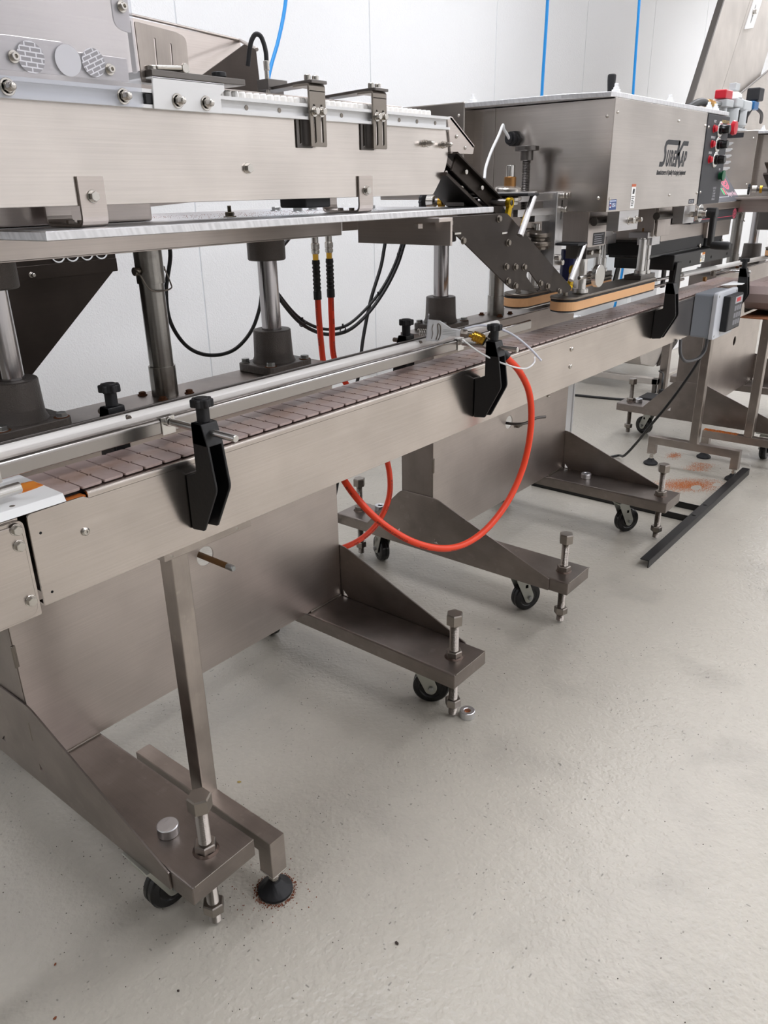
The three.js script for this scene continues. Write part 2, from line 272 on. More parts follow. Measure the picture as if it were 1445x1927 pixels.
    part(t, 'column_tube', at(cyl(0.0243, 0.34, 32), c, yT + 0.02, zc), mat.chrome);
    part(t, 'column_collar', at(lathe([[0.0245, 0], [0.044, 0], [0.0465, 0.003], [0.0465, 0.046], [0.045, 0.048], [0.0245, 0.048]], 36), c, 1.158, zc), mat.cast);
  }
  // telescopic lift tube in the middle
  const l = part(t, 'lift_tube', cyl(0.0265, 0.25, 32), mat.zincDull, [cx, yT + 0.005, zc]);
  part(l, 'sleeve', lathe([[0.0268, 0], [0.0298, 0], [0.0298, 0.066], [0.0292, 0.067], [0.0268, 0.067]], 32), mat.zincDull, [cx, yT, zc]);
  part(l, 'sleeve', lathe([[0.0268, 0], [0.0298, 0], [0.0298, 0.07], [0.0268, 0.07]], 32), mat.zincDull, [cx, 1.136, zc]);
  part(l, 'locking_pin', merge(bar([-0.043, 0, 0.006], [0.04, 0, -0.004], 0.0055), at(X(cyl(0.009, 0.008, 14)), -0.044, 0, 0.006),
    tube([[-0.043, 0.006, 0.008], [-0.047, -0.004, 0.03], [-0.03, -0.036, 0.036], [0.0, -0.042, 0.034], [0.036, -0.04, 0.02], [0.045, -0.034, 0.008], [0.04, 0.002, -0.003]], 0.0017, 50, 6)), mat.boltDark, [cx, 1.163, zc]);
  for (const [dx, dz] of [[-0.036, -0.036], [0.04, -0.036], [-0.036, 0.04], [0.04, 0.036]]) part(l, 'anchor_bolt', merge(cyl(0.011, 0.002), at(hexa(0.008, 0.006), 0, 0.002, 0)), mat.rust, [cx + dx, yT, zc + dz]);
  // rod through the hole
  part(t, 'crank_rod', merge(bar([1.052, 0.497, -1.545], [1.052, 0.497, -1.34], 0.0075), bx(1.03, 1.075, 0.48, 0.514, -1.551, -1.545, 0.001)), mat.rustRod);
  part(t, 'rod_tip', at(Z(lathe([[0, 0], [0.0078, 0], [0.0078, 0.018], [0.006, 0.022], [0, 0.023]], 16, 0.6)), 1.052, 0.497, -1.342), mat.zinc);
  return t;
})();
const dX = 1.434;
const standB = copyOf(stand, [dX, 0, 0], 'steel machine stand in the middle of the line, carrying the capping machine');
const standC = copyOf(stand, [3.562, 0, 0.18], 'steel machine stand farthest right, behind the far conveyor leg');
const turnCaster = (s, i, x, z, deg) => { const c = s.children.filter(o => o.name === 'caster')[i]; c.position.set(x - s.position.x, 0, z - s.position.z); c.rotation.y = deg * Math.PI / 180; };
turnCaster(standB, 0, 2.06, -1.115, 65); turnCaster(standB, 1, 2.872, -1.11, 60); turnCaster(standC, 2, 4.245, -1.535, 18);
for (const [s, dx, dz] of [[standB, dX, 0], [standC, 3.562, 0.18]]) {
  for (const n of ['crank_rod', 'rod_tip']) s.remove(s.children.find(c => c.name === n));
  if (s === standB) { part(s, 'lift_handle', tube([[2.486, 0.497, -1.5], [2.486, 0.497, -1.405], [2.51, 0.5, -1.37], [2.56, 0.512, -1.35], [2.6, 0.51, -1.335]], 0.0055, 30), mat.greySteel); part(s, 'latch', merge(at(X(cyl(0.006, 0.02, 12)), 2.545, 0.474, -1.415), bx(2.54, 2.55, 0.466, 0.481, -1.424, -1.412, 0.002)), mat.boltDark); }
}

// ---------------------------------------------------------------- the long conveyor
const CZ = -1.129, BELT_Y = 0.902;
const conveyor = thing('belt_conveyor', 'long steel belt conveyor with a brown plastic slat belt running past both machines', 'conveyor', [2.3, 0, CZ]);
{
  const c = conveyor, x0 = 0.4835, x1 = 3.99;
  // side plates: the top edge rolls inwards
  const plateShape = soft([[x0, 0.739], [x0, 0.889, 0.008], [0.575, 0.889, 0.003], [0.583, 0.8845, 0.002], [x1, 0.8845], [x1, 0.739]], 0);
  const roll = s => soft([[CZ + s * 0.064, 0.8835], [CZ + s * 0.064, 0.8955, 0.0115], [CZ + s * 0.048, 0.8955], [CZ + s * 0.048, 0.8925], [CZ + s * 0.0605, 0.8925, 0.008], [CZ + s * 0.0605, 0.8835]], 0, 7);
  const lip = s => bx(x0, x1, 0.739, 0.742, CZ + s * 0.045, CZ + s * 0.0605, 0);
  const plate = part(c, 'side_plate', merge(ext(plateShape, CZ + 0.0605, CZ + 0.064, 'xy', 0.0004), ext(roll(1), 0.583, x1, 'zy', 0, [], 'x'), lip(1)), mat.steel);
  const plate2 = part(c, 'side_plate', merge(ext(plateShape, CZ - 0.064, CZ - 0.0605, 'xy', 0.0004), ext(roll(-1), 0.583, x1, 'zy', 0, [], 'x'), lip(-1)), mat.steel);
  for (const [x, y] of [[0.568, 0.833], [2.217, 0.853], [2.217, 0.8]]) part(plate, 'rivet_screw', Z(G.button.clone()), mat.bolt, [x, y, CZ + 0.0641]);
  for (const [x, y] of [[0.499, 0.855], [0.4985, 0.757]]) part(plate, 'rivet_hole', Z(cyl(0.0022, 0.0006, 12)), mat.dark, [x, y, CZ + 0.0638]);
  for (const x of [0.72, 0.87, 2.1, 3.7]) part(plate, 'under_nut', at(hexa(0.006, 0.005), 0, 0, 0), mat.bolt, [x, 0.733, CZ + 0.056], [Math.PI, 0, 0]);
  part(c, 'bed_rail', merge(bx(0.5, x1, 0.886, 0.8965, CZ + 0.022, CZ + 0.045, 0.001), bx(0.5, x1, 0.886, 0.8965, CZ - 0.045, CZ - 0.022, 0.001), ...[0.75, 1.35, 1.95, 2.55, 3.15, 3.75].map(x => bx(x, x + 0.03, 0.78, 0.885, CZ - 0.0604, CZ + 0.0604, 0.001))), mat.blackSoft);
  part(c, 'drip_pan', bx(0.5, x1, 0.742, 0.744, CZ - 0.06, CZ + 0.06, 0), mat.steelSoft);
  // slat belt: each link a part, with the knuckle that reaches into the next link
  const P = 0.0381, h = P / 2 - 0.0011, k = 0.0028, link = soft([[-h, -0.057], [-h, -0.0175], [-h + k, -0.0175], [-h + k, -0.0125], [-h - 0.0008, -0.0125], [-h - 0.0008, 0.0125], [-h + k, 0.0125], [-h + k, 0.0175], [-h, 0.0175], [-h, 0.057, 0.003],
    [h - 0.004, 0.0572, 0.003], [h, 0.0535, 0.002], [h, 0.0175], [h - k, 0.0175], [h - k, 0.0125], [h - 0.0008, 0.0125], [h - 0.0008, -0.0125], [h - k, -0.0125], [h - k, -0.0175], [h, -0.0175], [h, -0.0535, 0.002], [h - 0.004, -0.0572, 0.003]], 0);
  const base = ext(link, BELT_Y - 0.0045, BELT_Y, 'xz', 0.0007, [], 'x', 2);
  const variants = [0, 1, 2, 3, 4, 5].map(v => { const g = base.clone(), u = g.attributes.uv, p = g.attributes.position; for (let i = 0; i < u.count; i++) u.setXY(i, p.getX(i) / 0.2286 + v / 6, (p.getZ(i) + 0.057) / 0.114); return g; });
  for (let i = 0, x = 0.5599; x < x1 - 0.02; i++, x += P) part(c, 'belt_link', variants[i % 6], mat.belt, [x, 0, CZ]);
  part(c, 'end_plug', bx(0.55, 0.582, 0.868, 0.889, CZ + 0.044, CZ + 0.0605, 0.002), mat.spice);
  // legs
  for (const [lx, far] of [[0.764, 0], [3.765, 1]]) {
    const p = part(c, 'leg', merge(ext(soft(rect(lx - 0.019, lx + 0.019, CZ - 0.019, CZ + 0.019), 0.003), 0.149, 0.727, 'xz', 0, [], 'y'), bx(lx - 0.06, lx + 0.14, 0.724, 0.7385, CZ - 0.055, CZ + 0.06, 0.001)), mat.tubeSteel, [0, 0, 0]);
    const za = CZ - 0.219, zb = CZ + 0.219;
    part(p, 'base_tube', ext([[za, 0.06], [za + 0.038, 0.06], [za + 0.038, 0.111], [zb - 0.038, 0.111], [zb - 0.038, 0.06], [zb, 0.06], [zb, 0.149], [za, 0.149]], lx - 0.019, lx + 0.019, 'zy', 0.002, [], 'z', 2), mat.tubeSteel, [0, 0, 0]);
    for (const z of [zb - 0.019, za + 0.019]) {
      part(p, 'leveling_stem', merge(at(cyl(0.0085, 0.03, 16), lx, 0.028, z), at(hexa(0.011, 0.008), lx, 0.036, z), bx(lx - 0.0195, lx + 0.0195, 0.056, 0.061, z - 0.0195, z + 0.0195, 0.002)), mat.bolt, [0, 0, 0]);
      part(p, 'foot_pad', at(lathe([[0, 0], [0.032, 0], [0.0355, 0.003], [0.035, 0.008], [0.03, 0.013], [0.019, 0.021], [0.014, 0.028], [0.012, 0.03], [0, 0.03]], 36, 0.5), lx, 0, z), mat.blackSoft, [0, 0, 0]);
    }
  }
  // rail brackets: hooked double cheek with a clamp knob on top
  const cheek = soft([[0.031, 0.967], [0.057, 0.967], [0.0685, 0.928], [0.079, 0.856, 0.008], [0.034, 0.772], [0.0015, 0.768], [0.0015, 0.868], [0.03, 0.879]], 0.003);
  const knobG = (() => { const pts = []; for (let i = 0; i < 84; i++) { const a = i / 84 * 2 * Math.PI, r = 0.0172 + 0.0024 * Math.max(-0.4, Math.cos(a * 7)); pts.push([r * Math.cos(a), r * Math.sin(a)]); } return merge(ext(pts, 0.024, 0.038, 'xz', 0.0022, [], 'x', 2), lathe([[0, 0], [0.0108, 0], [0.0108, 0.026], [0, 0.026]], 20), at(lathe([[0.012, 0.0], [0.011, 0.0016], [0, 0.002]], 20), 0, 0.038, 0)); })();
  const bracket = (x, s, name = 'rail_bracket', dy = 0, rod = true, knob = true, rz = [0.122, -0.045]) => {
    const mk = ch => ch.map(([z, y]) => [CZ + s * (0.0645 + z), y + dy]), z1 = CZ + s * (0.0645 + 0.044);
    const b = part(c, name, merge(ext(mk(cheek), x - 0.017, x - 0.012, 'zy', 0.001), ext(mk(cheek), x + 0.012, x + 0.017, 'zy', 0.001), ext(mk(soft([[0.031, 0.967], [0.057, 0.967], [0.0685, 0.93], [0.03, 0.93]], 0.002)), x - 0.017, x + 0.017, 'zy', 0.001), ext(mk(soft([[0.03, 0.87], [0.034, 0.967], [0.0385, 0.967], [0.036, 0.87]], 0.001)), x - 0.015, x + 0.015, 'zy', 0), ext(mk(soft([[0.0015, 0.768], [0.0015, 0.868], [0.006, 0.868], [0.006, 0.768]], 0.001)), x - 0.015, x + 0.015, 'zy', 0)), mat.black, [0, 0, 0]);
    if (knob) part(b, 'clamp_knob', knobG, mat.blackSoft, [x, 0.968 + dy, z1]);
    if (rod) part(b, 'clamp_rod', merge(bar([x, 0.951 + dy, CZ + s * (0.0645 + rz[0])], [x, 0.951 + dy, CZ + s * (0.0645 + rz[1])], 0.006, 18)), s > 0 ? mat.bright : mat.boltDark, [0, 0, 0]);
    return b;
  };
  bracket(0.782, 1); bracket(1.69, 1, 'rail_bracket', -0.004, true, true, [0.112, -0.05]); bracket(2.885, 1, 'rail_bracket', 0.02, false, false);
  bracket(0.752, -1, 'rail_bracket', 0, true, true, [0.085, -0.004]); bracket(1.615, -1, 'rail_bracket', 0, true, true, [0.085, -0.004]);
  bracket(3.76, 1, 'rail_bracket', 0, true, true, [0.075, -0.05]);
  // guide rails
  const ry = 0.944, rz = -1.128;
  const rail = soft([[rz - 0.005, ry + 0.013, 0.004], [rz + 0.007, ry + 0.013, 0.009], [rz + 0.007, ry - 0.013, 0.002], [rz - 0.005, ry - 0.013]], 0.001, 6);
  const sr = part(c, 'guide_rail', ext(rail, 0.15, 2.06, 'zy', 0.0005, [], 'x'), mat.railSteel, [0, 0, 0]);
  for (const x of [0.47, 0.782, 1.69]) part(sr, 'rail_clip', merge(bx(x - 0.014, x + 0.014, ry - 0.016, ry + 0.015, rz + 0.0072, rz + 0.0095, 0.0008), bx(x - 0.014, x + 0.014, ry + 0.0132, ry + 0.0155, rz - 0.004, rz + 0.0095, 0.0008), at(Z(cyl(0.0085, 0.007, 16)), x, ry + 0.007, rz + 0.0095)), mat.bright, [0, 0, 0]);
  const wy = 0.946, wz = -1.2;
  const wr = part(c, 'plastic_rail', merge(bar([0.15, wy, wz], [2.0, wy, wz], 0.0115, 20)), mat.whiteRail, [0, 0, 0]);
  part(wr, 'rail_backing', bx(0.15, 1.985, wy - 0.008, wy + 0.0135, wz - 0.0155, wz - 0.0105, 0.001), mat.greySteel, [0, 0, 0]);
}
// infeed section at the left edge
{
  const t = thing('infeed_conveyor', 'short steel infeed section bolted to the left end of the belt conveyor', 'conveyor', [0.33, 0, CZ]);
  const sh = soft([[0.1, 0.728], [0.4775, 0.728, 0.004], [0.4775, 0.885, 0.012], [0.1, 0.885]], 0.001);
  part(t, 'side_plate', merge(ext(sh, CZ + 0.0605, CZ + 0.064, 'xy', 0.0006), bx(0.1, 0.472, 0.884, 0.888, CZ + 0.03, CZ + 0.06, 0.001)), mat.steel);
  part(t, 'cover_plate', ext(soft([[0.1, 0.732], [0.472, 0.732, 0.018], [0.472, 0.879, 0.018], [0.1, 0.879]], 0.001), CZ + 0.0642, CZ + 0.067, 'xy', 0.0008), mat.steel);
  part(t, 'side_plate', ext(sh, CZ - 0.064, CZ - 0.0605, 'xy', 0.0006), mat.steel);
  for (const [x, y] of [[0.4635, 0.8735], [0.463, 0.8485], [0.463, 0.7585]]) part(t, 'bolt', Z(G.bolt.clone()), mat.bolt, [x, y, CZ + 0.067]);
  part(t, 'leg', merge(bx(0.18, 0.218, 0.03, 0.728, CZ - 0.019, CZ + 0.019, 0.002, 'y'), bx(0.17, 0.228, 0, 0.03, CZ - 0.03, CZ + 0.03, 0.004)), mat.worn);
  const d = solo('transfer_plate', merge(ext([[0.16, -1.202], [0.5435, -1.202], [0.5405, -1.06], [0.16, -1.06]], 0.9035, 0.9075, 'xz', 0.001), ext(soft([[-1.062, 0.9075], [-1.0565, 0.9075], [-1.05, 0.896], [-1.0545, 0.896], [-1.0585, 0.9035], [-1.062, 0.9035]], 0.001), 0.16, 0.5395, 'zy', 0)), mat.plasticWhite, 'white plastic transfer plate with an orange stain at the left end of the belt', 'plate');
  const st = []; for (let i = 0; i < 30; i++) { const a = i / 30 * 2 * Math.PI, r = 1 + 0.4 * (fbm(i * 1.7 + 3, 2.2, 64, 64, 7) - 0.5); st.push([Math.min(0.5405, 0.512 + 0.046 * r * Math.cos(a)), -1.128 + 0.021 * r * Math.sin(a) - 0.2 * 0.046 * Math.cos(a) * r * 0]); }
  part(d, 'stain', ext(st, 0.9075, 0.9077, 'xz', 0), S(0xe58a22, 0.45, 0, { map: dataTex(128, (u, v) => { const k = 0.72 + 0.55 * fbm(u * 12, v * 5, 12, 5, 201, 3); return [Math.min(1, k + 0.12), k, k * 0.85]; }, true, [9, 20]) }));
  part(d, 'screw_hole', cyl(0.004, 0.0006, 14), mat.boltDark, [0.468, 0.9072, -1.068]);
  solo('rail_stub', merge(bar([0.2, 0.925, -1.085], [0.492, 0.925, -1.085], 0.0085, 20)), mat.bright, 'short round steel rod end over the white transfer plate', 'rod');
}
// ---------------------------------------------------------------- machine bed on the first stand: channel and aluminium plate
{
  const t = thing('machine_bed', 'pale aluminium plate on a steel channel, carried by the columns nearest the camera', 'machine bed', [1.05, 1.208, -1.4]);
  part(t, 'channel', merge(bx(0.5, 1.586, 1.208, 1.258, -1.425, -1.421, 0.001), bx(0.5, 1.586, 1.208, 1.258, -1.575, -1.571, 0.001), bx(0.5, 1.586, 1.207, 1.211, -1.575, -1.421, 0.001), bx(0.5, 1.586, 1.2545, 1.2585, -1.575, -1.421, 0.001)), mat.steelSoft);
  part(t, 'aluminium_plate', merge(ext([[0.571, -1.035], [1.69, -1.035], [1.69, -1.6], [0.2, -1.6], [0.2, -1.48], [0.52, -1.48]], 1.2595, 1.272, 'xz', 0.0012)), mat.aluCut);
  for (const [x, z] of [[0.63, -1.33], [1.31, -1.30], [1.42, -1.36], [1.5, -1.25], [0.545, -1.42], [1.36, -1.42]]) part(t, 'plate_bolt', merge(cyl(0.0135, 0.0018), at(hexa(0.0105, 0.007), 0, 0.0018, 0)), mat.zinc, [x, 1.272, z]);
  part(t, 'stud', merge(at(thread(0.004, 0, 0.02, 0.0015, 10), 0, 0, 0), at(hexa(0.0085, 0.007), 0, 0.002, 0), cyl(0.012, 0.0016)), S(0x4a4336, 0.4, 0.8), [1.03, 1.272, -1.2]);
  const d = []; for (let i = 0; i < 700; i++) { const s = rr(0.0004, 0.0013); d.push([rr(0.95, 1.45), 1.2722, rr(-1.42, -1.15), s]); }
  const im = new THREE.InstancedMesh(new THREE.TetrahedronGeometry(1), mat.spiceDark, d.length); const m = new THREE.Matrix4();
  d.forEach(([x, y, z, s], i) => im.setMatrixAt(i, m.makeScale(s, s * 0.6, s).setPosition(x, y, z)));
  im.name = 'spice_dust'; im.castShadow = im.receiveShadow = true; scene.add(tag(im, 'brown spice dust scattered on the pale aluminium plate', 'dust', null, 'stuff'));
}
// ---------------------------------------------------------------- cap conveyor (trough of white caps) above it
{
  const t = thing('cap_conveyor', 'steel sided trough with a white studded belt, standing on the aluminium plate', 'conveyor', [1.0, 1.272, -1.13]);
  const zN = -1.085, zFar = -1.178, X0 = 0.12;
  const side = soft([[X0, 1.3015], [1.517, 1.3015, 0.006], [1.54, 1.326, 0.03], [1.566, 1.356, 0.04], [1.575, 1.395, 0.04], [1.566, 1.433, 0.01], [X0, 1.433]], 0);
  const sp = part(t, 'side_plate', ext(side, zN - 0.003, zN, 'xy', 0.0006), mat.steelBox);
  part(t, 'side_plate', ext(side, zFar, zFar + 0.003, 'xy', 0.0006), mat.steelBox);
  part(t, 'trough_floor', bx(X0, 1.5, 1.38, 1.383, zFar + 0.003, zN - 0.003, 0), mat.steelSoft);
  // slotted edge rail
  const pr = [[zN, 1.4315], [zN + 0.012, 1.4315], [zN + 0.012, 1.4362], [zN + 0.0015, 1.4362], [zN + 0.0015, 1.4515], [zN + 0.012, 1.4515], [zN + 0.012, 1.4565], [zN, 1.4565]];
  const rl = part(t, 'edge_rail', ext(pr, X0, 1.562, 'zy', 0.0003, [], 'x'), mat.aluPale);
  for (const x of [0.985, 1.06, 1.22, 1.395, 1.455, 1.52]) part(rl, 'rail_screw', Z(cyl(0.004, 0.001, 14)), mat.boltDark, [x, 1.4435, zN + 0.0015]);
  part(t, 'edge_rail', bx(X0, 1.55, 1.4315, 1.4565, zFar - 0.008, zFar, 0.001), mat.aluPale);
  // white studded belt
  const bt = part(t, 'cap_belt', merge(bx(0.6, 1.525, 1.452, 1.4575, zFar + 0.004, zN - 0.002, 0.001), X(Z(cyl(0.027, 0.086, 28)).rotateZ(0)).rotateZ(0).applyMatrix4(new THREE.Matrix4()).translate(1.525, 1.4305, zFar + 0.004)), mat.whiteRail, [0, 0, 0]);
  const stud = merge(lathe([[0, 0.0105], [0.0045, 0.0105], [0.0062, 0.008], [0.0066, 0], [0, 0]], 10, 0.4));
  for (let i = 0; i < 43; i++) part(bt, 'belt_stud', stud, mat.whiteRail, [0.845 + i * 0.0158, 1.457, zN - 0.009], [0, i * 0.4, 0]);
  part(t, 'back_guide', bx(X0, 1.53, 1.4565, 1.482, zFar - 0.006, zFar - 0.003, 0.0008), mat.steelSoft);
  for (const [x, y] of [[0.979, 1.352], [0.677, 1.3135], [1.283, 1.311]]) part(sp, 'side_bolt', Z(G.bolt.clone()), mat.bolt, [x, y, zN]);
  for (const [x, y] of [[1.483, 1.403], [1.552, 1.402]]) part(sp, 'side_bolt', Z(merge(G.cap.clone().scale(0.9, 1.5, 0.9))), mat.bolt, [x, y, zN]);
  for (const [x, y] of [[1.498, 1.403]]) part(sp, 'side_bolt', Z(G.sock.clone()), mat.bolt, [x, y, zN]);
  // U-shaped feet
  for (const x of [0.677, 1.283]) {
    const U = soft([[zN + 0.0005, 1.34], [zN + 0.0045, 1.34], [zN + 0.0045, 1.2723, 0.014], [zFar - 0.0045, 1.2723, 0.014], [zFar - 0.0045, 1.34], [zFar - 0.0005, 1.34], [zFar - 0.0005, 1.2763, 0.011], [zN + 0.0005, 1.2763, 0.011]], 0);
    part(t, 'foot_bracket', merge(ext(U, x - 0.021, x + 0.021, 'zy', 0.0005), at(hexa(0.006, 0.005), x, 1.2763, -1.12), at(hexa(0.006, 0.005), x, 1.2763, -1.15)), mat.steelSoft);
    part(t, 'side_bolt', Z(G.bolt.clone()), mat.bolt, [x, 1.3135, zN + 0.0046]);
  }
  part(t, 'drive_box', bx(1.13, 1.2, 1.285, 1.305, -1.17, -1.1, 0.004), mat.blackSoft);
  part(t, 'drive_box', bx(0.45, 0.86, 1.2725, 1.345, -1.33, -1.2, 0.004), mat.steelSoft);
  // slotted strap brackets holding the cap guides
  for (const [x, dx] of [[1.141, 0], [1.316, 0]]) {
    const z0 = zN + 0.0122, sl = [slot(x - 0.0095, 1.425, 0.062, 0.0055), slot(x + 0.0095, 1.425, 0.062, 0.0055)];
    const b = part(t, 'strap_bracket', merge(ext(soft(rect(x - 0.021, x + 0.021, 1.388, 1.478), 0.003), z0, z0 + 0.0042, 'xy', 0.0006, sl), ext([[z0 + 0.0042, 1.476], [z0 + 0.0042, 1.4845], [z0 + 0.001, 1.4885], [z0 - 0.035, 1.4885], [z0 - 0.035, 1.4845], [z0, 1.4845], [z0, 1.476]], x - 0.021, x + 0.021, 'zy', 0.0004)), mat.boltDark);
    part(t, 'strap_bracket', ext(soft(rect(x - 0.043, x - 0.003, 1.386, 1.4335), 0.002), zN + 0.0003, zN + 0.0028, 'xy', 0.0005, [slot(x - 0.034, 1.412, 0.04, 0.005)]), mat.greySteel);
    for (const dx of [-0.0095, 0.0095]) part(b, 'strap_screw', Z(merge(cyl(0.0085, 0.0012, 20), at(cyl(0.0055, 0.008, 18), 0, 0.0012, 0))), mat.bolt, [x + dx, 1.4445, z0 + 0.0043]);
    const arm = part(t, 'guide_arm', merge(ext(soft([[x - 0.016, z0 + 0.006], [x + 0.026, z0 + 0.006], [x + 0.05, z0 - 0.17], [x + 0.02, z0 - 0.17], [x - 0.012, z0 - 0.03]], 0.003), 1.489, 1.4945, 'xz', 0.0008)), mat.greySteel);
    for (const dx of [-0.006, 0.014]) part(arm, 'arm_bolt', merge(cyl(0.006, 0.009, 16)), mat.bolt, [x + dx, 1.4945, z0 - 0.012]);
    part(t, 'guide_strip', bx(x + 0.0, x + 0.045, 1.472, 1.489, -1.25, -1.24, 0.001), mat.greySteel);
  }
  // angle at the end of the trough
  part(t, 'end_arm', ext(soft([[1.562, 1.457], [1.579, 1.457], [1.672, 1.402], [1.668, 1.385, 0.004], [1.578, 1.385]], 0.002), zN + 0.001, zN + 0.004, 'xy', 0.0006), mat.steelSoft);
  part(t, 'end_arm', ext([[1.565, 1.458], [1.582, 1.458], [1.674, 1.403], [1.668, 1.3975], [1.576, 1.4515]], zN - 0.03, zN + 0.004, 'xy', 0.0006), mat.steelSoft);
  for (const f of [0.4, 0.86]) part(t, 'end_screw', dirAt(merge(cyl(0.009, 0.0015, 16), at(cyl(0.0058, 0.006, 14), 0, 0.0015, 0)), [1.582 + 0.092 * f, 1.4585 - 0.055 * f, zN - 0.013], [0.51, 0.86, 0]), mat.bolt);
  for (const [x, y] of [[1.598, 1.42], [1.634, 1.398]]) part(t, 'end_screw', Z(G.tiny.clone()), mat.bolt, [x, y, zN + 0.004]);
  // cap gate at the left end: upright slotted plate, thick ledge, clear angle
  part(t, 'gate_plate', ext(soft([[0.788, 1.466], [0.877, 1.468], [0.877, 1.532, 0.008], [0.86, 1.537], [0.787, 1.543, 0.004]], 0.001), -1.088, -1.086, 'xy', 0.0005, [slot(0.818, 1.499, 0.052, 0.0022, 1.54), slot(0.846, 1.496, 0.05, 0.0022, 1.54)], 'y'), mat.tubeSteel);
  part(t, 'gate_side', ext(soft([[-1.089, 1.478], [-1.1, 1.478], [-1.1, 1.542], [-1.089, 1.544]], 0.003), 0.783, 0.7855, 'zy', 0.0005), mat.steelSoft);
  const lg = part(t, 'gate_ledge', bx(0.795, 0.975, 1.4735, 1.4825, -1.15, -1.07, 0.0012), mat.greySteel);
  part(lg, 'ledge_knob', merge(cyl(0.0115, 0.007, 20), at(cyl(0.005, 0.003), 0, -0.002, 0)), mat.blackSoft, [0.938, 1.4845, -1.09]);
  part(lg, 'thumb_screw', merge(cyl(0.011, 0.006, 20), bar([0.0, 0.003, 0.01], [0.05, 0.006, 0.012], 0.0035, 10), at(Z(cyl(0.007, 0.004, 12)), 0.05, 0.006, 0.012)), mat.bolt, [0.808, 1.4825, -1.086]);
  part(lg, 'thumb_screw', merge(bar([0, 0.003, 0], [0.024, 0.004, 0.001], 0.003, 10), at(Z(cyl(0.006, 0.004, 12)), 0.024, 0.004, 0)), mat.bolt, [0.842, 1.4825, -1.083]);
  const an = part(t, 'gate_angle', merge(ext(soft([[0.792, 1.4305], [0.921, 1.4305], [0.921, 1.457], [0.93, 1.4635], [0.93, 1.4725], [0.795, 1.4725]], 0.0015), zN + 0.0122, zN + 0.015, 'xy', 0.0006), bx(0.795, 0.93, 1.4705, 1.473, -1.14, zN + 0.015, 0.0006)), mat.aluPale);
  for (const x of [0.836, 0.89]) part(an, 'dome_nut', Z(merge(cyl(0.0105, 0.0015, 20), G.cap.clone())), mat.bolt, [x, 1.4435, zN + 0.0151]);
  part(t, 'rail_plug', bx(0.782, 0.794, 1.437, 1.45, zN + 0.0015, zN + 0.0115, 0.001), mat.blackSoft);
}
// ---------------------------------------------------------------- clear guard with stickers in front of the feed hopper
{
  const t = thing('clear_guard', 'clear plastic guard sheet with three round stickers at the top left', 'guard', [0.6, 1.43, -1.07]);
  const zg = -1.0705;
  part(t, 'clear_sheet', ext(soft([[0.12, 1.4305], [0.774, 1.4305, 0.006], [0.769, 1.85], [0.12, 1.85]], 0.001), zg, zg + 0.002, 'xy', 0.0003), mat.clear);
  part(t, 'backing_bar', ext(soft([[0.12, 1.463], [0.757, 1.4625], [0.757, 1.492], [0.68, 1.4925], [0.66, 1.502], [0.58, 1.502], [0.55, 1.496], [0.12, 1.498]], 0.002), zg - 0.0045, zg - 0.0015, 'xy', 0.0005), mat.steelSoft);
  part(t, 'corner_plate', ext(soft([[0.742, 1.86], [0.77, 1.86], [0.77, 1.5235, 0.004], [0.743, 1.5275, 0.014]], 0.002), zg - 0.0035, zg - 0.001, 'xy', 0.0005), mat.steelSoft);
  for (const [x, y] of [[0.5875, 1.478], [0.7245, 1.4755], [0.757, 1.554]]) part(t, 'guard_screw', Z(G.sock.clone()), mat.bolt, [x, y, zg + 0.002]);
  for (const [x, y] of [[0.572, 1.4435], [0.741, 1.4435]]) part(t, 'dome_nut', Z(merge(cyl(0.0105, 0.0015, 20), G.cap.clone())), mat.bolt, [x, y, zg + 0.002]);
  const brick = ang => canvasTex(256, 256, g => {
    g.fillStyle = '#e9e9ef'; g.fillRect(0, 0, 256, 256); g.save(); g.translate(128, 128); g.rotate(ang); g.fillStyle = '#a3a1a6';
    for (let r = -5; r < 5; r++) for (let c = -4; c < 4; c++) g.fillRect(c * 100 + (r & 1 ? 50 : 0) + 6, r * 40 + 5, 88, 29);
    g.restore();
  });
  const disc = (x, y, r, m) => { const g = new THREE.CircleGeometry(r, 40); part(t, 'sticker', fin(merge(g.translate(0, 0, 0.0003), Z(lathe([[r, 0], [r, 0.0003]], 40)))), m, [x, y, zg + 0.0021]); };
  disc(0.6105, 1.4795, 0.0185, S(0xffffff, 0.6, 0, { map: brick(0.04) })); disc(0.7005, 1.4815, 0.0175, S(0xffffff, 0.6, 0, { map: brick(-0.42) })); disc(0.6625, 1.4805, 0.0188, S(0xd9d9df, 0.5, 0));
}
